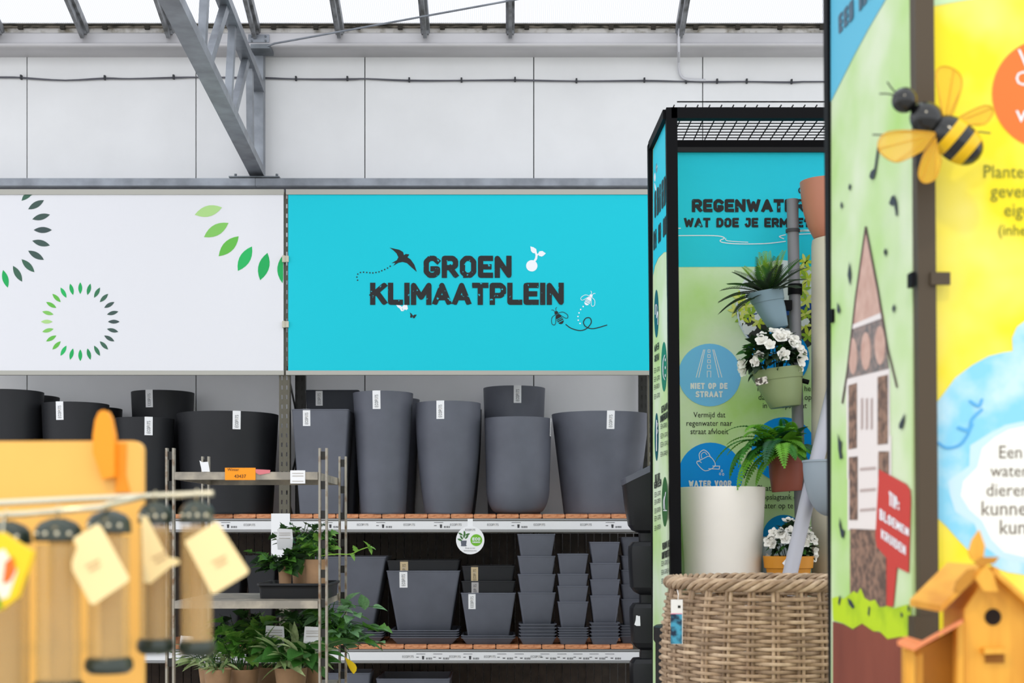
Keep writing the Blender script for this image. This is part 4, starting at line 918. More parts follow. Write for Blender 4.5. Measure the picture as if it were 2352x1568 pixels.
part('pot_body', MB().lathe([(0, 0), (rO * .72, 0), (rO * .88, hO * .62), (rO * .95, hO * .64), (rO, hO), (rO - .004, hO), (rO * .86, hO * .7), (0, hO * .7)], n=48), OR, op, smooth=30, local=True)
part('soil', MB().lathe([(0, hO * .84), (rO * .9, hO * .84)], n=24), SOIL, op, local=True)
bouquet(op, (.01, -.01, hO + .04), .088, .06, .085, 20, 130, 9, .024, .036)
lb = MB(); 
for a, b, c_, d_, m_ in ((-.033, -.018, .08, .42, PAPER), (-.012, .018, .2, .55, None)): pass
part('pot_label', MB().poly([(-.040 + .0, -rO * .955 * .93 - .004, hO * .80), (-.028, -rO * .94 - .004, hO * .92), (-.016, -rO * .99 - .001, hO * .80), (-.028, -rO * .93 - .003, hO * .68)]), PAPER, op, local=True)
ped = solo('pedestal_box', MB().loft([rrect(.066, .07, .006, q, PX(1811, 5.3), 5.322, 2) for q in (ZSH, PZ(1352, 5.3))]), M('grey_green_box', (150, 160, 158), .6), 'grey box under the mustard-orange pot', 'box')
solo('grey_bin', MB().loft([rrect(.072, .05, .01, q, PX(1788, 5.53), 5.53, 2) for q in (ZSH, PZ(1240, 5.5))]), M('pale_grey_bin', (160, 172, 174), .6), 'pale grey container behind the mustard-orange pot', 'container')
bn = MB(); bn.lathe([(0, 0), (.085, 0), (.09, PZ(1470, 4.95) - .01), (.097, PZ(1470, 4.95)), (.097, PZ(1440, 4.95)), (.088, PZ(1436, 4.95)), (0, PZ(1436, 4.95) - .02)], (PX(1502, 4.95) + .097, 4.97, 0), 32)
solo('black_bin', bn, BPL, 'black plastic bin between the display stand and the wicker basket', 'bin', smooth=35)

# ------------------------------------------------------------------ wicker basket
YBK = 4.52; XB = PX(1765, YBK); RB = 240 * YBK / F; ZR = PZ(1352, YBK - RB); ZBB = .80
bs = thing('wicker_basket', 'large round wicker basket with a braided rim and a hanging card', 'basket', (XB, YBK, ZBB))
HB = ZR - ZBB
WK = [M('wicker_tan', (188, 162, 134), .6, rgb2=(138, 112, 88), scale=26, bump=.2), M('wicker_pale', (208, 184, 156), .6, rgb2=(156, 130, 104), scale=22, bump=.2), M('wicker_brown', (164, 140, 114), .6, rgb2=(116, 94, 74), scale=24, bump=.2)]
def rad(z): return RB * (.90 + .12 * math.sin(math.pi * min(1, max(0, z / HB)) ** 1.0 * .8 + .25)) * .985
NS = 28; rows = int((HB - .03) / .0112)
for i in range(rows):
    zz_ = .01 + .0112 * i; pts = []
    for j in range(NS * 6):
        a = 2 * math.pi * j / (NS * 6); w = .0085 * math.sin(NS / 2 * a + math.pi * (i % 2))
        pts.append((math.cos(a) * (rad(zz_) + w), math.sin(a) * (rad(zz_) + w), zz_ + .0012 * math.sin(3 * a + i)))
    part('woven_strand', MB().tube(pts, .0057, 6, True), WK[(i * 7 + i // 3) % 3], bs, smooth=60, local=True)
stm = MB().tube([(0, 0, HB * k / 8) for k in range(9)], .006, 6)
for k in range(NS):
    a = 2 * math.pi * k / NS + math.pi / NS
    for s_ in (-1, 1):
        a2 = a + s_ * .007 / RB
        part('stake', MB().tube([(math.cos(a2) * rad(HB * q / 8), math.sin(a2) * rad(HB * q / 8), HB * q / 8) for q in range(9)], .0058, 6), WK[(k + s_) % 3], bs, smooth=60, local=True)
for k in range(5):
    pts = []
    for j in range(240):
        a = 2 * math.pi * j / 240; ph = 13 * a + 2 * math.pi * k / 5
        pts.append((math.cos(a) * (rad(HB) + .004 + .014 * math.cos(ph)), math.sin(a) * (rad(HB) + .004 + .014 * math.cos(ph)), HB + .008 + .014 * math.sin(ph)))
    part('rim_strand', MB().tube(pts, .0072, 6, True), WK[k % 3], bs, smooth=60, local=True)
pts = []
tagc = Vector((PX(1553, 4.33), 0, 0))
ct = part('hang_card', MB().box((PX(1540, 4.33), 4.318, PZ(1478, 4.33)), (PX(1567, 4.33), 4.320, PZ(1376, 4.33))), PAPER, bs)
PCT = flat(4.318)
pprint('card_photo', ct, PCT, [[(1540.5, 1478), (1566.5, 1478), (1566.5, 1410), (1540.5, 1410)]], M('card_blue_photo', (70, 160, 196), .5, rgb2=(20, 46, 74), scale=40, sharp=(.4, .6)))
pprint('card_logo', ct, PCT, [[(1557, 1390), (1563, 1390), (1563, 1396), (1557, 1396)]], INK); pprint('card_stripe', ct, PCT, [[(1540.5, 1408), (1566.5, 1408), (1566.5, 1410), (1540.5, 1410)]], M('pink_print', (226, 140, 170), .5))
part('string', MB().tube([P(1557, 1378, 4.317), P(1558, 1366, 4.315), P(1556, 1355, 4.33)], .0012, 5), PAPER, bs)
tbm = M('plywood', (186, 150, 104), .6, var=.2, scale=6, stretch=(1, 6, 1))
tbl = thing('display_table', 'low wooden display table carrying the wicker basket', 'table', (XB, YBK, 0))
part('table_top', MB().box((XB - .34, YBK - .34, ZBB - .04), (XB + .34, YBK + .34, ZBB)), tbm, tbl)
for a, b in ((-1, -1), (1, -1), (1, 1), (-1, 1)): part('leg', MB().box((XB + a * .30 - .03, YBK + b * .30 - .03, 0), (XB + a * .30 + .03, YBK + b * .30 + .03, ZBB - .04)), tbm, tbl)

# ------------------------------------------------------------------ near display frame with the insect posters
YL, YC = 3.23, 2.73
nd = thing('poster_stand', 'brown-black poster stand with a house poster and a yellow poster', 'display', (PX(2130, 2.9), 3.0, 0))
BRN = M('brown_coated_steel', (74, 62, 46), .5, .1)
def lpost(px, Y, w, d, mat, yy=None):
    yb = HY + CH * F / Y; yt = HY - 1.55 * F / Y
    return part('post', MB().bar(P(px + .008 * yt, yt, Y), P(px + .008 * yb, yb, Y), w, d, up=(0, 1, 0)), mat, nd)
lpost(1915, YL, .04, .04, BLACKM); lpost(2117, YC, .0355, .04, BRN)
xq = PX(2117, YC) + .92
part('post', MB().box((xq, YC - .02, 0), (xq + .04, YC + .02, 3.05)), BRN, nd); part('post', MB().box((xq, YL - .02, 0), (xq + .04, YL + .02, 3.05)), BRN, nd)
la, lb_ = Vector((PX(1909, YL - .02), YL - .02, 0)), Vector((PX(2095, YC + .01), YC + .01, 0))
dv = (lb_ - la).normalized(); nn = Vector((-dv.y, dv.x, 0)); nn = nn if nn.dot(-la) > 0 else -nn
PNL = Plane(la, nn)
NG = M('poster_pale_green', (170, 212, 120), .5, rgb2=(214, 228, 196), scale=3.2, detail=3, sharp=(.35, .65), spec=.2)
hp = part('house_panel', MB().prism([la + Vector((0, 0, .2)), lb_ + Vector((0, 0, .2)), lb_ + Vector((0, 0, 3.0)), la + Vector((0, 0, 3.0))], -nn * .008), NG, nd)
def hpp(name, polys, mat, off=.001, split=False): return pprint(name, hp, PNL, polys, mat, off, split=split)
z8 = lambda pts: [(1850 + x / 2.613, 500 + y / 2.613) for x, y in pts]; z7 = lambda pts: [(1850 + x / 2.613, y / 2.613) for x, y in pts]; z9 = lambda pts: [(1850 + x / 2.761, 1000 + y / 2.761) for x, y in pts]
hpp('sky_print', [[(1907, 236), (1930, 190), (1960, 130), (1995, 65), (2032, 2), (2070, -70), (2088, -110), (2088, -420), (1907, -320)]], M('poster_sky_blue', (96, 186, 216), .5, spec=.2))
caps('lettering', hp, PNL, 'EEN INSECT', 0, 0, 150, 40, M('soft_grey_print', (70, 100, 120), .5), t=9, quad=[(1926, 80), (2040, -50), (2040, -98), (1925, 36)], off=.002)
BK_ = M('brick_print', (92, 74, 66), .6, rgb2=(150, 118, 100), scale=60, sharp=(.4, .6)); PKN = M('roof_pink_print', (212, 178, 164), .6, rgb2=(190, 150, 136), scale=30); LN = M('timber_line_print', (84, 62, 60), .6); WL = M('house_white_print', (232, 224, 222), .6); GRYB = M('gable_grey_print', (110, 106, 106), .6, rgb2=(150, 132, 126), scale=70, sharp=(.4, .6))
hpp('house_wall', [z8([(245, 1000), (250, 960), (505, 900), (510, 1568), (250, 1568)]), z9([(268, 0), (545, 0), (545, 600), (268, 600)])], WL, .001)
hpp('house_roof', [z8([(358, 75), (280, 665), (470, 605)])], PKN, .0015)
hpp('house_gable', [z8([(282, 655), (463, 590), (500, 905), (252, 965)])], GRYB, .0015)
hpp('house_gable', [[z8([(x + rx * math.cos(R(a)), y + ry * math.sin(R(a)))])[0] for a in range(0, 360, 20)] for x, y, rx, ry in ((285, 830, 26, 110), (362, 800, 30, 115), (447, 765, 32, 118))], PKN, .002)
hpp('house_timber', thick(z8([(360, 55), (300, 480), (250, 920), (220, 1110)]), 3.6) + thick(z8([(360, 55), (430, 420), (490, 780), (547, 1015)]), 3.6), LN, .0022)
hpp('house_beam', [z8([(285, 640), (455, 568), (462, 602), (282, 668)])], WL, .0024)
hpp('house_window', [z8([(258, 1005), (308, 990), (308, 1380), (258, 1390)]), z8([(432, 955), (494, 940), (494, 1355), (432, 1362)]), z8([(260, 1440), (312, 1430), (312, 1568), (260, 1568)]), z8([(436, 1415), (500, 1400), (500, 1568), (436, 1568)]), z9([(278, 135), (330, 135), (330, 535), (278, 535)]), z9([(462, 100), (528, 100), (528, 230), (462, 230)]), z9([(282, 590), (512, 600), (512, 1090), (282, 1060)])], BK_, .0018)
hpp('house_slit', [z8([(x, 1085), (x + 13, 1080), (x + 13, 1265), (x, 1272)]) for x in (332, 361, 390)] + [z9([(345, y), (445, y - 8), (445, y + 10), (345, y + 18)]) for y in (205, 340, 465)], M('house_slit_print', (186, 168, 164), .6), .0018, True)
hpp('tip_sign', [z9([(465, 213), (640, 308), (664, 345), (668, 400), (655, 872), (580, 835), (556, 1085), (514, 1080), (514, 775), (452, 705), (443, 640)])], M('red_print', (200, 62, 54), .5), .0026)
caps('lettering', hp, PNL, 'TIP:', 0, 0, 60, 40, WHITE_PRINT, t=9, quad=z9([(530, 440), (595, 480), (595, 400), (530, 350)]), off=.003)
caps('lettering', hp, PNL, 'BLOEMEN', 0, 0, 160, 40, WHITE_PRINT, t=8, quad=z9([(470, 530), (655, 640), (655, 590), (470, 460)]), off=.003); caps('lettering', hp, PNL, 'KRUIDEN', 0, 0, 160, 40, WHITE_PRINT, t=8, quad=z9([(480, 650), (635, 760), (635, 700), (480, 590)]), off=.003)
hpp('grass_print', [z9([(168, 1030), (200, 1020), (240, 1035), (275, 1010), (305, 985), (330, 1000), (350, 965), (375, 1030), (410, 1050), (440, 1040), (470, 1090), (520, 1080), (560, 1095), (610, 1080), (650, 1070), (668, 1085), (668, 1280), (520, 1290), (470, 1240), (420, 1240), (360, 1190), (300, 1225), (240, 1190), (175, 1170)])], M('lime_grass_print', (186, 216, 22), .5, rgb2=(150, 186, 20), scale=10, sharp=(.5, .7)), .0026)
hpp('soil_print', [z9([(172, 1178), (240, 1195), (300, 1230), (360, 1192), (430, 1240), (480, 1250), (520, 1290), (600, 1275), (668, 1280), (668, 2600), (172, 2500)])], M('soil_brown_print', (104, 46, 34), .6, rgb2=(138, 70, 52), scale=7, stretch=(1, 1, .2)), .003)
hpp('bird_print', [z7(q) for q in ([(430, 880), (440, 890), (420, 1030), (410, 1070), (395, 1078), (382, 1060), (390, 1030), (412, 1010)], [(262, 1100), (272, 1115), (266, 1145), (256, 1130)], [(215, 1205), (222, 1240), (214, 1255), (208, 1230)], [(500, 1220), (515, 1180), (530, 1170), (545, 1210), (552, 1290), (542, 1298), (532, 1230), (515, 1235)], [(478, 1490), (486, 1510), (480, 1535), (470, 1515)])] + [z8(q) for q in ([(262, 260), (272, 340), (266, 410), (252, 345)], [(190, 505), (208, 555), (198, 578), (188, 560)], [(478, 180), (488, 205), (480, 235), (468, 205)], [(530, 515), (538, 545), (526, 572), (518, 545)], [(595, 1170), (590, 1230), (578, 1268), (560, 1262), (562, 1235)], [(192, 1290), (205, 1340), (216, 1340), (212, 1400), (222, 1440), (205, 1450), (196, 1390)])] + [z9(q) for q in ([(215, 515), (228, 590), (248, 605), (238, 655), (225, 640), (212, 570)], [(215, 1010), (225, 1035), (215, 1080), (206, 1060)], [(265, 1030), (290, 1045), (312, 1085), (300, 1100), (275, 1070)], [(400, 1080), (410, 1090), (404, 1150), (394, 1130)], [(650, 1070), (662, 1090), (656, 1125), (646, 1100)], [(605, 1115), (618, 1135), (612, 1158), (602, 1140)])], M('bird_slate_print', (40, 52, 62), .5), .0034, True)
# yellow poster
YYP = YC + .012
PYL = flat(YYP - .004)
yp_ = part('yellow_panel', MB().box((PX(2134, YYP), YYP - .004, .2), (xq, YYP + .004, 3.0)), M('poster_yellow', (246, 226, 40), .5, rgb2=(250, 236, 130), scale=5, detail=3, sharp=(.4, .75), spec=.2), nd)
def yp2(name, polys, mat, off=.001): return pprint(name, yp_, PYL, polys, mat, off)
yp2('sky_print', [[(2132, -420), (2420, -420), (2420, -60), (2290, -10), (2200, 4), (2132, 16)]], M('poster_mint', (196, 226, 178), .5))
yp2('orange_disc', [ell(2405, 215, 126, n=56)], M('poster_orange', (244, 116, 40), .5), .0015)
for tx, a, b, y in (('V', 2338, 2372, 152), ('O', 2333, 2368, 196), ('w', 2333, 2375, 280)): words('lettering', yp_, PYL, tx, a, b, y, WHITE_PRINT, off=.002)
blob = z8([(772, 1130), (830, 1055), (900, 960), (1000, 885), (1100, 830), (1190, 808), (1245, 800), (1242, 720), (1270, 655), (1330, 610)]) + [(2400, 690), (2500, 712), (2580, 790), (2610, 900), (2640, 1010), (2610, 1140), (2560, 1240), (2490, 1300), (2420, 1326)] + z9([(1386, 882), (1290, 868), (1215, 842), (1100, 770), (1040, 735), (960, 650), (900, 580), (832, 515)])
yp2('water_print', [blob], M('watercolour_blue', (134, 208, 238), .5, rgb2=(196, 228, 240), scale=11, detail=5, sharp=(.42, .62)), .001)
white = z9([(1386, -60), (1290, -40), (1200, 10), (1120, 80), (1090, 200), (1000, 290), (985, 380), (1040, 470), (1120, 540), (1180, 660), (1260, 740), (1386, 770)]) + [(2440, 1262), (2520, 1190), (2540, 1090), (2500, 1000), (2430, 970)]
cxw = (2390, 1110)
yp2('cloud_edge', [[(cxw[0] + (x - cxw[0]) * 1.16 + 6 * math.sin(y * .09), cxw[1] + (y - cxw[1]) * 1.08) for x, y in white]], M('watercolour_pale', (196, 226, 240), .5), .0012)
yp2('cloud_print', [white], M('watercolour_white', (240, 240, 232), .5), .0015)
yp2('water_stroke', thick(curve(z8([(800, 1350), (850, 1380), (930, 1360), (985, 1280), (1000, 1210), (1060, 1150)]), 5), 6) + thick(curve(z8([(920, 1260), (975, 1275), (1000, 1240)]), 4), 8) + thick(curve(z8([(990, 1100), (1040, 1130), (1060, 1090)]), 4), 6), M('watercolour_deep', (86, 174, 230), .5), .0018)
OLI = M('olive_print', (120, 122, 22), .5); BRT = M('brown_print', (86, 66, 46), .5)
for tx, a, b, y, m in (('Planten', 2260, 2370, 408, OLI), ('geven je', 2275, 2405, 453, OLI), ('eigen', 2307, 2386, 496, OLI), ('(inheems)', 2294, 2420, 540, OLI), ('Een', 2295.5, 2347, 1052, BRT), ('waterbak', 2275, 2412, 1094, BRT), ('dieren die', 2266, 2420, 1139, BRT), ('kunnen', 2255, 2378, 1183, BRT), ('kunnen', 2297, 2420, 1226, BRT)):
    words('lettering', yp_, PYL, tx, a, b, y, m, hs=1.1, off=.002)
part('bracket', MB().box((PX(2139, 2.70), 2.702, PZ(653, 2.70)), (PX(2184, 2.70), 2.71, PZ(624, 2.70))), BRN, nd)
part('bracket', MB().box((PX(2087, 2.72), 2.70, PZ(660, 2.72)), (PX(2098, 2.72), 2.73, PZ(628, 2.72))), BLACKM, nd)
part('bracket', MB().box((PX(1907, YL - .03), YL - .045, PZ(746, YL)), (PX(1917, YL - .03), YL - .03, PZ(716, YL))), BLACKM, nd)
part('foot_sleeve', MB().box((PX(2103, 2.70), YC - .024, 0), (PX(2155, 2.70), YC + .022, PZ(1416, 2.70))), BRN, nd)

# ------------------------------------------------------------------ bee ornament
YE2 = 2.60
be = thing('bee_ornament', 'black and yellow bee ornament with clear wings on the poster stand', 'ornament', P(2140, 420, YE2))
BB = M('glossy_black', (18, 18, 18), .15, spec=.6); BYE = M('glossy_yellow', (232, 186, 14), .25); s_ = YE2 / F
part('head', MB().sphere(P(2077, 230, YE2), 29 * s_), BB, be, smooth=60)
part('thorax', MB().sphere(P(2128, 272, YE2), 40 * s_, 36 * s_, 36 * s_, Matrix.Rotation(R(40), 3, 'Y')), BB, be, smooth=60)
ax = (P(2245, 362, YE2) - P(2150, 285, YE2)); La = ax.length; axn = ax.normalized(); o0 = P(2150, 285, YE2)
def seg(a, b, mat):
    prof = lambda t: 43 * s_ * math.sqrt(max(0, 1 - (abs(t - .48) / .56) ** 2.4)) + .001
    m = MB(); q = Vector((0, 0, 1)).rotation_difference(axn)
    m.lathe([(prof(a + (b - a) * k / 6), (a + (b - a) * k / 6) * La) for k in range(7)], n=24); m.v = [o0 + q @ p for p in m.v]
    part('abdomen_band', m, mat, be, smooth=60)
for a, b, m in ((-.06, .26, BB), (.26, .46, BYE), (.46, .64, BB), (.64, .84, BYE), (.84, 1.04, BB)): seg(a, b, m)
WING = clear('amber_wing', (236, 186, 20), .5, .2); VEIN = M('wing_vein', (206, 150, 10), .3)
def wing(outline, root, Y0, Y1):
    n = len(outline); pts = []
    for x, y in outline:
        t = min(1, math.hypot(x - root[0], y - root[1]) / 140); pts.append(P(x, y, Y0 + (Y1 - Y0) * t))
    w = part('wing', MB().prism(pts, (0, .0015, 0)), WING, be)
    m = MB(); m.tube(pts + [pts[0]], .0013, 5)
    rp_ = P(root[0], root[1], Y0)
    for k in (n // 4, n // 2, 3 * n // 4): m.tube([rp_, pts[k]], .0012, 5)
    part('vein', m, VEIN, w)
wing(curve([(2166, 285), (2156, 210), (2150, 165), (2170, 152), (2200, 165), (2210, 190), (2200, 230), (2180, 284)], 3), (2170, 288), 2.59, 2.62)
wing(curve([(2178, 288), (2210, 265), (2262, 242), (2282, 255), (2262, 285), (2220, 286)], 3), (2178, 288), 2.59, 2.62)
wing(curve([(2152, 305), (2100, 300), (2040, 303), (2018, 325), (2022, 350), (2050, 370), (2075, 368), (2120, 345)], 3), (2152, 308), 2.585, 2.56)
wing(curve([(2148, 318), (2124, 350), (2110, 400), (2124, 420), (2150, 408), (2162, 370)], 3), (2150, 316), 2.585, 2.57)
for q in ([(2062, 218), (2046, 200), (2038, 188)], [(2056, 218), (2036, 215), (2020, 215)], [(2170, 340), (2215, 310), (2250, 303), (2275, 306)], [(2100, 300), (2040, 310), (2004, 309)]): part('feeler', MB().tube([P(x, y, YE2) for x, y in q], .0015, 5), BB, be)
part('mount', MB().bar(P(2118, 350, YE2 + .01), P(2118, 352, 2.71), .022, .05), BB, be)

# ------------------------------------------------------------------ bird house
YH2 = 2.30
WY = M('yellow_pine', (232, 172, 62), .55, rgb2=(206, 138, 40), scale=5, stretch=(6, 1, .6), sharp=(.4, .7)); WYD = M('amber_pine', (214, 146, 40), .55, var=.2, scale=8); WOR = M('orange_painted_wood', (236, 142, 92), .5, var=.1, scale=8); HOLE = M('dark_hole', (30, 18, 10), .9)
bh = thing('bird_house', 'yellow wooden bird house with a lean-to and carved leaves on its roof', 'bird house', P(2285, 1640, YH2))
def bpz(name, pts, y0, dep, mat, par=None): return part(name, MB().prism([P(x, y, y0) for x, y in z9(pts)], (0, dep, 0)), mat, par or bh)
ho = 24; circ = [(1190 + 53 * math.cos(R(15 * k)), 1150 + 53 * math.sin(R(15 * k))) for k in range(24)]
fr = bpz('front_board', [(1008, 1760), (1008, 1100), (1085, 985), (1150, 835), (1215, 835), (1290, 960), (1440, 1090), (1440, 1760)], YH2, .012, WY)
bpz('entrance_hole', circ, YH2 - .0015, .001, HOLE, fr)
bpz('slot', [(1140, 1385), (1262, 1385), (1262, 1442), (1140, 1442)], YH2 - .0015, .001, M('shaded_slot', (150, 96, 24), .7), fr)
bpz('ledge', [(1136, 1350), (1282, 1345), (1282, 1382), (1136, 1386)], YH2 - .02, .02, WY)
bpz('house_body', [(1015, 1760), (1015, 1110), (1160, 850), (1210, 850), (1435, 1100), (1435, 1760)], YH2 + .013, .12, WYD)
def slab(p, q, t, mat, y0, dep):
    (x0_, y0_), (x1_, y1_) = p, q; return bpz('roof_board', [p, q, (x1_, y1_ + t), (x0_, y0_ + t)], y0, dep, mat)
slab((1120, 820), (862, 1075), 45, WY, YH2 - .03, .18); slab((1190, 830), (1470, 1085), 40, WY, YH2 - .03, .18)
for i, (pts, y0) in enumerate(([[(1105, 600), (1140, 700), (1130, 775), (1060, 790), (1038, 740), (1062, 660)], YH2], [[(1230, 770), (1200, 810), (1110, 830), (1070, 800), (1120, 770)], YH2 - .035], [[(1150, 820), (1195, 880), (1222, 990), (1130, 985), (1080, 905)], YH2 - .04], [[(1080, 840), (1060, 910), (990, 990), (945, 985), (965, 920), (1030, 850)], YH2 - .034])): bpz('carved_leaf', pts, y0, .008, WY if i % 2 == 0 else WYD)
an = part('lean_to_roof', MB().loft([[P(x, y, YH2 - .05) for x, y in z9([(582, 1300), (690, 1335), (1000, 1165), (995, 1190), (690, 1362), (585, 1330)])], [P(x, y, YH2 + .08) for x, y in z9([(640, 1270), (740, 1300), (1000, 1150), (1000, 1175), (740, 1325), (640, 1300)])]]), WOR, bh)
bpz('lean_to_post', [(632, 1345), (690, 1360), (690, 1760), (632, 1760)], YH2 - .03, .02, WY); bpz('lean_to_post', [(702, 1400), (746, 1380), (746, 1760), (702, 1760)], YH2 + .03, .012, WY); bpz('lean_to_post', [(962, 1200), (1004, 1180), (1004, 1760), (962, 1760)], YH2 - .01, .02, WY)
bpz('lean_to_back', [(690, 1370), (980, 1215), (980, 1760), (690, 1760)], YH2 + .05, .01, WYD)
zt2 = P(0, 1000 + 1760 / 2.761, YH2).z
pl2 = thing('display_plinth', 'wooden display plinth under the yellow bird house', 'plinth', (PX(2210, 2.33), 2.36, 0))
part('plinth_top', MB().box((PX(2060, 2.3), 2.2, zt2 - .03), (PX(2400, 2.3), 2.52, zt2 + .004)), tbm, pl2); part('plinth_column', MB().box((PX(2110, 2.3), 2.25, 0), (PX(2340, 2.3), 2.48, zt2 - .03)), tbm, pl2)

# ------------------------------------------------------------------ plant trolley
TF, TB = 5.2, 5.8
xL, xRt = PX(391.5, TF), PX(742.5, TF)
tl_ = thing('plant_trolley', 'worn galvanised plant trolley with slotted posts and flat shelves', 'trolley', ((xL + xRt) / 2, 5.5, 0))
TRM = M('worn_trolley_steel', (158, 152, 140), .5, .35, rgb2=(118, 92, 70), scale=30, sharp=(.5, .7)); TRS = M('trolley_shelf_steel', (140, 134, 124), .5, .25, rgb2=(176, 166, 150), scale=12, sharp=(.45, .65))
def tpost(x, Y, ztop):
    m = MB(); a = .0125
    for s in (-1, 1): m.box((x + s * a - .0038, Y - .012, .12), (x + s * a + .0038, Y + .012, ztop))
    z = ztop - .012
    part('post', m, TRM, tl_); m = MB()
    while z > .15: m.box((x - a + .003, Y - .003, z - .03), (x + a - .003, Y + .003, z)); z -= .108
    part('post_web', m, DARKO, tl_, kind='stuff')
ztt = PZ(1029, TF)
for x in (xL, xRt):
    for Y in (TF, TB): tpost(x, Y, ztt)
ZT1, ZT2, ZT3 = PZ(1084, TF), PZ(1379, TF), .885
for z in (ZT1, ZT2, ZT3, .3):
    part('shelf_plate', MB().box((xL + .022, TF - .012, z - .006), (xRt - .022, TB + .012, z)), TRS, tl_)
    m = MB()
    for Y in (TF - .016, TB + .012): m.box((xL + .018, Y, z - .028), (xRt - .018, Y + .004, z))
    for x in (xL + .018, xRt - .022): m.box((x, TF - .012, z - .028), (x + .004, TB + .012, z))
    part('shelf_lip', m, TRS, tl_)
for x in (xL, xRt):
    for Y in (TF, TB): part('castor', MB().lathe([(.055, -.02), (.06, -.014), (.06, .014), (.055, .02)], n=16).xform(Matrix.Translation((x, Y, .06)) @ Matrix.Rotation(R(90), 4, 'Y')), DKGREY, tl_)
part('bottom_frame', MB().box((xL - .02, TF - .02, .115), (xRt + .02, TB + .02, .15)), TRM, tl_)
yv = TF - .018
lab1 = part('trolley_label', MB().box((PX(517, yv), yv - .002, PZ(1102, yv)), (PX(587, yv), yv, PZ(1074, yv))), M('orange_paper', (250, 152, 14), .6), tl_, label='orange paper label')
words('lettering', lab1, flat(yv - .002), '43437', 538, 565, 1097, INK); words('lettering', lab1, flat(yv - .002), 'Winter', 522, 549, 1081, INK)
lab2 = part('trolley_label', MB().box((PX(667, yv), yv - .002, PZ(1110, yv)), (PX(701, yv), yv, PZ(1080, yv))), PAPER, tl_, label='white paper label')
pprint('lettering', lab2, flat(yv - .002), [[(671, y), (697, y), (697, y + 1.5), (671, y + 1.5)] for y in (1086, 1092, 1104)], LTGREY)
part('trolley_label', MB().poly([P(x, y, yv - .001) for x, y in ((585, 1077), (621, 1079), (620, 1086), (596, 1090), (588, 1086))]), M('pink_paper', (214, 120, 126), .6), tl_)
part('torn_paper', MB().poly([P(x, y, TB - .02) for x, y in ((458, 1057), (465, 1061), (478, 1060), (482, 1083), (464, 1083))]), PAPER, tl_)

IVY = [leaf_mesh('ivy_leaf_a', 'ivy', M('ivy_green', (92, 150, 56), .45, var=.3, scale=9, trans=.2)), leaf_mesh('ivy_leaf_b', 'ivy', M('ivy_dark', (56, 98, 44), .45, var=.3, scale=9, trans=.15)), leaf_mesh('ivy_leaf_c', 'ivy', M('ivy_light', (134, 186, 80), .45, var=.25, scale=9, trans=.25))]
LAN = [leaf_mesh('lance_leaf_a', 'lance', M('sage_leaf', (140, 168, 108), .5, var=.25, scale=9, trans=.2)), leaf_mesh('lance_leaf_b', 'lance', M('sage_leaf_light', (176, 194, 138), .5, var=.2, scale=9, trans=.2))]
OVB = leaf_mesh('oval_leaf_bluegreen', 'oval', M('blue_green_leaf', (120, 166, 112), .5, var=.25, scale=9, trans=.2)); OVY = leaf_mesh('oval_leaf_yellow', 'oval', YEL)
KRAFT = M('kraft_paper_pot', (168, 132, 98), .75, var=.15, scale=14)
BLOCK = [(x - .026, x + .026, Y - .02, Y + .02, 0, 9) for x in (xL, xRt) for Y in (TF, TB)]    # what leaves grow around
def blocked(p, own):
    if p.z < ZT2 and p.z > ZT2 - .036 and xL < p.x < xRt and TF - .03 < p.y < TB + .03: return True
    return any(b[0] < p.x < b[1] and b[2] < p.y < b[3] and b[4] < p.z < b[5] for b in BLOCK if b is not own)
def potbox(px, ypot, Y, zb, hwp):
    X, hw = PX(px, Y), hwp * Y / F + .006; return (X - hw, X + hw, Y - hw, Y + hw, zb, PZ(ypot, Y) + .004)
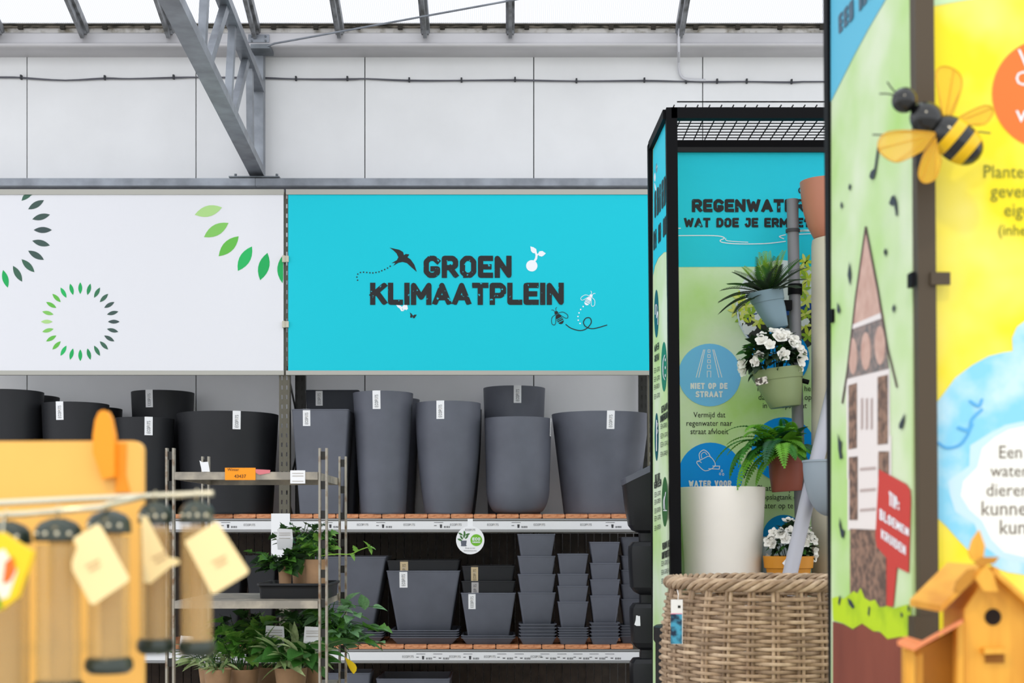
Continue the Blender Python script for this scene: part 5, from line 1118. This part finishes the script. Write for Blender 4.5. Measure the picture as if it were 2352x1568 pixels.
def potted(name, label, px, ypot, ybase, Y, zb, hwp, spread, height, leaves, n, seed, size, group, trail=0):
    """paper pot with stems that fan out and carry separate leaves"""
    r_ = random.Random(seed); X = PX(px, Y); hw = hwp * Y / F; hp_ = PZ(ypot, Y) - zb
    t = thing(name, label, 'potted plant', (X, Y, zb), group)
    part('paper_pot', MB().lathe([(0, 0), (hw * .8, 0), (hw, hp_), (hw - .003, hp_), (hw * .9, hp_ * .85), (0, hp_ * .85)], n=20), KRAFT, t, smooth=40, local=True)
    st = MB(); k = 0; nst = max(6, n // 4); own = next((b for b in BLOCK if abs((b[0] + b[1]) / 2 - X) < 1e-6 and abs((b[2] + b[3]) / 2 - Y) < 1e-6), None); O = Vector((X, Y, zb))
    for i in range(nst):
        a = r_.uniform(0, 2 * math.pi); sp_ = spread * r_.uniform(.3, 1); hh = height * r_.uniform(.5, 1.05)
        p0 = Vector((math.cos(a) * hw * .4, math.sin(a) * hw * .4, hp_ * .85)); p2 = p0 + Vector((math.cos(a) * sp_ + trail * r_.uniform(.2, 1), math.sin(a) * sp_ * .8, hh - abs(trail) * r_.uniform(0, .8)))
        p1 = (p0 + p2) / 2 + Vector((0, 0, hh * .3 + abs(trail) * .2)); st.tube([p0, p1, p2], .0016, 4)
        for j in range(max(3, n // nst)):
            u = .35 + .65 * (j + r_.random() * .6) / max(1, n // nst); u = min(u, 1.0)
            p = p0 * (1 - u) ** 2 + p1 * 2 * u * (1 - u) + p2 * u * u
            d = Vector((math.cos(a) + r_.uniform(-1, 1), math.sin(a) + r_.uniform(-1, 1) - .35, r_.uniform(-.3, .6))).normalized()
            sz = size * r_.uniform(.7, 1.25)
            for tr_ in range(40):
                sd_ = d.cross(Vector((0, 0, 1))) * sz * .4
                if not any(blocked(O + p + d * sz * u_ + sd_ * w_ * (1 if u_ < .8 else .2) + Vector((0, 0, -.2 * sz * u_ * u_)), own) for u_ in (0, .25, .5, .75, 1) for w_ in (-1, 0, 1)): break
                d = Vector((r_.uniform(-1, 1), r_.uniform(-1, .6), r_.uniform(-.4, .7))).normalized()
                if tr_ > 15: sz *= .94
            if tr_ == 39: k += 1; continue
            share('leaf', leaves[k % len(leaves)], t, p, dirrot(d, r_.uniform(-.7, .7)), sz); k += 1
    part('stems', st, GMd, t, local=True)
    return t
# tray on the upper visible shelf
tray = thing('plant_tray', 'black plastic carrying tray on the trolley shelf', 'tray', (PX(688, 5.5), 5.5, ZT2))
hwT = 82 * 5.45 / F
part('tray_body', MB().loft([rrect(hwT * .93, .16, .02, 0), rrect(hwT * .95, .165, .02, .045), rrect(hwT, .175, .02, .05), rrect(hwT, .175, .02, .058), rrect(hwT * .97, .17, .02, .058), rrect(hwT * .9, .155, .02, .008)]), BPL, tray, smooth=30, local=True)
tz = ZT2 + .01; GT = 'plants on the trolley'
# tall tags among the plants, each on a stake pushed into a pot
def ptag(px0, px1, y0, y1, Y, label, foot):
    t = thing('plant_label', label, 'plant label', foot)
    part('card', MB().add([P(px0, y1, Y), P(px1, y1 + 2, Y), P(px1 + 2, (y0 + y1) / 2, Y - .012), P(px0 - 3, (y0 + y1) / 2, Y - .012), P(px0, y0, Y), P(px1, y0 + 2, Y + .004)], [(0, 1, 2, 3), (3, 2, 5, 4)]), PAPER, t)
    part('stake', MB().bar(P((px0 + px1) / 2, y1 - 6, Y + .0015), foot, .008, .0012, up=(0, 1, 0)), PAPER, t)
    pprint('lettering', t, flat(Y - .013), [[(px0 + 3, y0 + q), (px1 - 4, y0 + q), (px1 - 4, y0 + q + 1.4), (px0 + 3, y0 + q + 1.4)] for q in (10, 15, 22)], LTGREY)
    a, b = P(px0 - 4, y1 + 3, Y), P(px1 + 4, y0 - 2, Y); BLOCK.append((a.x, b.x, Y - .02, Y + .01, a.z, b.z))
ptag(638, 671, 1213, 1262, 5.45, 'white plant label sticking up at the edge of the black tray', Vector((PX(655, 5.42), 5.415, PZ(1306, 5.42))))
ptag(700, 737, 1438, 1508, 5.40, 'white plant label among the long pale leaves', Vector((PX(690, 5.37), 5.37, PZ(1540, 5.37))))
ptag(611, 652, 1436, 1512, 5.42, 'cream plant label between the round leaves and the long leaves', Vector((PX(652, 5.37), 5.37, PZ(1540, 5.37))))
ptag(415, 445, 1459, 1505, 5.46, 'white plant label behind the feeder tubes', Vector((PX(476, 5.49), 5.49, PZ(1540, 5.49))))
for a_ in ((726, 1284, 5.40, tz, 27), (655, 1300, 5.40, tz, 16), (690, 1290, 5.56, tz, 20), (560, 1535, 5.42, ZT3, 36), (620, 1530, 5.62, ZT3, 36), (668, 1532, 5.34, ZT3, 38), (488, 1532, 5.50, ZT3, 32), (500, 1536, 5.32, ZT3, 32), (722, 1500, 5.50, ZT3, 20), (712, 1520, 5.64, ZT3, 28), (545, 1530, 5.70, ZT3, 30)): BLOCK.append(potbox(*a_))
potted('potted_ivy', 'leafy green plant in a brown paper pot on the black tray', 726, 1284, 0, 5.40, tz, 27, .07, .12, IVY, 70, 21, .042, GT)
potted('potted_ivy', 'drooping dark plant beside the brown paper pot on the tray', 655, 1300, 0, 5.40, tz, 16, .10, .075, [IVY[1], IVY[0], OVD], 160, 22, .048, GT, -.06)
potted('potted_ivy', 'taller leafy plant at the back of the black tray', 690, 1290, 0, 5.56, tz, 20, .09, .17, [IVY[0], IVY[1]], 70, 23, .042, GT)
sh = thing('ivy_shoot', 'long pale shoot with young leaves reaching out from the tray', 'plant shoot', P(728, 1288, 5.40)); base_ = P(728, 1288, 5.40)
shp = [P(727, 1298, 5.40) - base_, P(738, 1276, 5.37) - base_] + [P(x, y, 5.34) - base_ for x, y in curve([(752, 1274), (775, 1272), (805, 1272), (828, 1262), (846, 1256)], 4)]
part('stem', MB().tube(shp, .0018, 5), M('shoot_green', (140, 186, 70), .5), sh, local=True)
for i, (k, d) in enumerate(((-1, (1, -.3, -.1)), (-1, (-.5, -.3, 1)), (-1, (.6, -.4, -.8)), (10, (.6, -.4, -.6)), (12, (-.2, -.4, 1)))): share('leaf', IVY[2], sh, shp[k], dirrot(d), .032)
# lower shelf: paper pots and foliage
P3 = 'plants on the lower trolley shelf'
potted('potted_nasturtium', 'round-leaved bright green plant in the middle of the lower trolley shelf', 560, 1535, 0, 5.42, ZT3, 36, .13, .19, IVY[:1] + IVY[2:] + IVY[:1], 110, 31, .062, P3)
potted('potted_nasturtium', 'round-leaved green plant at the back of the lower trolley shelf', 620, 1530, 0, 5.62, ZT3, 36, .13, .22, IVY, 90, 32, .06, P3)
potted('potted_sage', 'sage plant with long pale leaves in front on the trolley', 668, 1532, 0, 5.34, ZT3, 38, .12, .12, LAN + [OVM], 100, 33, .10, P3, .03)
potted('potted_sage', 'pale narrow-leaved plant behind the feeder tubes', 488, 1532, 0, 5.50, ZT3, 32, .13, .11, LAN, 100, 34, .065, P3, -.05)
potted('potted_sage', 'narrow-leaved plant beside the trolley post behind the feeders', 500, 1536, 0, 5.32, ZT3, 32, .06, .05, LAN, 28, 38, .05, P3)
potted('trailing_plant', 'trailing plant with blue-green leaves hanging over the trolley edge', 722, 1500, 0, 5.50, ZT3, 20, .10, .24, [OVB, IVY[0], OVB], 180, 35, .064, P3, .20)
potted('trailing_plant', 'dark leafy plant under the tray shelf by the trolley post', 712, 1520, 0, 5.64, ZT3, 28, .12, .22, [OVB, IVY[1]], 90, 36, .055, P3, .03)
potted('potted_nasturtium', 'dark plant deep under the tray shelf', 545, 1530, 0, 5.70, ZT3, 30, .15, .23, [IVY[1], OVD], 90, 37, .06, P3)
yl = thing('yellow_leaf', 'large yellow wilted leaf among the trailing blue-green leaves', 'leaf', P(812, 1548, 5.27)); o_ = share('blade', OVY, yl, (0, 0, 0), dirrot((-.25, -.2, 1), .2), .075)
part('stalk', MB().tube([P(722, 1504, 5.50), P(765, 1478, 5.42), P(800, 1500, 5.32), P(812, 1548, 5.27)], .0016, 5), GMd, yl)

# ------------------------------------------------------------------ bird feeders in front
DG = M('dark_green_plastic', (34, 46, 36), .3, spec=.6); TUBE = clear('clear_ribbed_plastic', (222, 188, 128), .42, .2); CORE = clear('inner_seed_tube', (176, 134, 78), .42, .3); CREAM = M('cream_card', (250, 226, 168), .6); CHR = M('chrome_wire', (220, 214, 190), .2, .7)
rg = thing('feeder_rack', 'chrome wire rack bar carrying the hanging bird feeders', 'rack', (PX(-260, 2.0), 2.0, 0))
part('bar', MB().tube([P(-260, 1168, 1.93), P(60, 1152, 1.93), P(300, 1141, 1.93), P(490, 1133, 1.93)], .0045, 10), CHR, rg, smooth=60)
part('bar', MB().tube([P(-260, 1195, 1.80), P(60, 1180, 1.80), P(230, 1165, 1.80), P(330, 1140, 1.93)], .004, 10), CHR, rg, smooth=60)
part('stand', MB().box((PX(-260, 1.95) - .02, 1.78, 0), (PX(-260, 1.95) + .02, 1.95, PZ(1130, 1.95))), BLACKM, rg)
def feeder(label, px, hw, ytop, ybot, Y, ybar):
    s = Y / F; r = hw * s; z1 = PZ(ytop, Y); z0 = PZ(ybot, Y); h = z1 - z0; X = PX(px, Y)
    t = thing('bird_feeder', label, 'bird feeder', (X, Y, z0), 'clear tube bird feeders')
    prof = [(r * .9, .02)]; k = 0; n = int(h / .0055)
    for k in range(n): prof += [(r * .92, .02 + (h - .045) * k / n), (r * .955, .02 + (h - .045) * (k + .5) / n)]
    m = MB(); rings = [[Vector((q * math.cos(2 * math.pi * j / 24), q * math.sin(2 * math.pi * j / 24), z)) for j in range(24)] for q, z in prof]
    m.loft(rings, False, False); part('tube', m, TUBE, t, smooth=60, local=True)
    part('cap', MB().lathe([(0, h), (r * .3, h + .006), (r * .8, h), (r, h - .008), (r * 1.05, h - .022), (r * .96, h - .024)], n=32), DG, t, smooth=40, local=True)
    part('base', MB().lathe([(0, 0), (r * .9, 0), (r * 1.12, .006), (r * 1.12, .014), (r, .02), (0, .02)], n=32), DG, t, smooth=40, local=True)
    part('seed_tube', MB().loft([[Vector((r * .5 * math.cos(2 * math.pi * j / 16) + r * .12, r * .5 * math.sin(2 * math.pi * j / 16), q)) for j in range(16)] for q in (.02, h - .024)], False, False), CORE, t, smooth=60, local=True)
    zb_ = PZ(ybar, Y) - z0; part('hanger', MB().tube([(0, 0, h), (0, -.002, (h + zb_) / 2), (0, -.0055, zb_), (0, 0, zb_ + .0058), (0, .0058, zb_), (0, .005, zb_ - .004)], .0014, 6), CHR, t, local=True)
    for k in range(4):
        a = -math.pi / 2 + (k - 1.5) * .5; part('glint_bead', MB().sphere((r * 1.03 * math.cos(a), r * 1.03 * math.sin(a), h - .014), .003, n=8, m=6), CHR, t, smooth=60, local=True)  # chrome beads added in place of the highlights on the cap
    return t
f1 = feeder('clear tube feeder at the end of the bar by the colourful seed packet', 14, 55, 1207, 1640, 1.80, 1182.3)
f2 = feeder('clear tube feeder between the seed packet and the hanging cream card', 134, 52, 1200, 1600, 1.80, 1173.5)
f3 = feeder('clear tube feeder behind the bottle-shaped cream card', 250, 49, 1182, 1545, 1.826, 1159.6)
f4 = feeder('clear tube feeder with a folded cream card, past the orange board', 357, 38, 1162, 1500, 1.93, 1138.5)
f5 = feeder('clear tube feeder with a slanting cream card at the tip of the bar', 452, 38, 1160, 1505, 1.93, 1134.6)
def tagcard(root, pts, Y, cap, col=CREAM):
    part('string', MB().tube([P(pts[0][0] + 4, pts[0][1] + 6, Y + .0006), P(cap[0], cap[1], cap[2])], .0007, 5), CHR, root)
    t = part('hang_card', MB().prism([P(x, y, Y) for x, y in pts], (0, .0012, 0)), col, root)
    cx_ = sum(p[0] for p in pts) / len(pts); cy_ = sum(p[1] for p in pts) / len(pts)
    pprint('print_mark', t, flat(Y), thick([(cx_ - 16, cy_ + 6), (cx_ + 12, cy_ - 8)], 5) + thick([(cx_ - 8, cy_ + 16), (cx_ + 14, cy_ + 4)], 5), M('tan_print', (206, 176, 128), .6))
tagcard(f3, [(221, 1204), (232, 1208), (297, 1328), (292, 1336), (216, 1388), (208, 1386), (166, 1308), (165, 1290), (177, 1258), (168, 1236)], 1.77, (232, 1196, 1.80))
tagcard(f5, [(494, 1198), (500, 1200), (571, 1310), (567, 1318), (494, 1363), (486, 1362), (424, 1243)], 1.87, (474, 1178, 1.915))
tagcard(f4, [(325, 1184), (338, 1188), (384, 1278), (410, 1284), (413, 1294), (390, 1302), (345, 1340), (330, 1336)], 1.885, (340, 1178, 1.915))
pk = thing('seed_packet', 'colourful yellow, white and red seed packet hanging among the feeders', 'packet', P(20, 1400, 1.70))
part('packet_body', MB().prism([P(x, y, 1.70) for x, y in ((-60, 1225), (5, 1222), (75, 1268), (66, 1300), (52, 1335), (40, 1370), (0, 1402), (-60, 1410))], (0, .012, 0)), M('packet_yellow', (246, 206, 24), .35), pk)
PP = flat(1.70)
pprint('packet_print', pk, PP, [[(-60, 1285), (10, 1260), (40, 1310), (20, 1370), (-60, 1400)]], M('packet_white', (248, 236, 214), .4), .001)
pprint('packet_print', pk, PP, [[(12, 1290), (30, 1278), (36, 1310), (22, 1335), (6, 1340)]], M('packet_orange', (226, 110, 30), .4), .002); pprint('packet_print', pk, PP, [[(-60, 1380), (-5, 1360), (6, 1395), (-60, 1408)]], M('packet_green', (110, 160, 40), .4), .002)
part('hanger', MB().tube([P(5, 1226, 1.706), P(8, 1190, 1.725), P(10, 1176, 1.79), P(10, 1175, 1.80), P(10, 1181, 1.808)], .0012, 5), CHR, pk)
# orange wooden board with its peg
ORB = M('orange_wood_board', (252, 194, 98), .5, var=.06, scale=4)
ob_ = thing('orange_board', 'orange wooden board with a rounded corner and a peg behind the feeders', 'board', P(100, 1700, 2.1))
rc = [(327 - 22 + 22 * math.cos(R(a)), 1034 + 22 * math.sin(R(a))) for a in range(0, -91, -15)]
part('board_panel', MB().prism([P(x, y, 2.1) for x, y in [(327, 1700)] + rc + [(-260, 1014), (-260, 1700)]], (0, .018, 0)), ORB, ob_)
part('peg', MB().prism([P(x, y, 2.083) for x, y in ((262, 1095), (262, 1000), (254, 960), (246, 944), (236, 941), (226, 946), (218, 965), (213, 1000), (213, 1040), (234, 1100))], (0, .016, 0)), M('amber_wood_peg', (246, 158, 30), .5), ob_)
part('groove_strip', MB().prism([P(x, y, 2.097) for x, y in ((264, 1018), (290, 1018), (288, 1090), (298, 1130), (264, 1130))], (0, .002, 0)), M('amber_wood', (240, 150, 24), .5), ob_)
zb3 = PZ(1700, 2.1)
part('board_leg', MB().box((PX(-200, 2.1), 2.1, 0), (PX(-150, 2.1), 2.118, zb3)).box((PX(250, 2.1), 2.1, 0), (PX(300, 2.1), 2.118, zb3)), ORB, ob_)
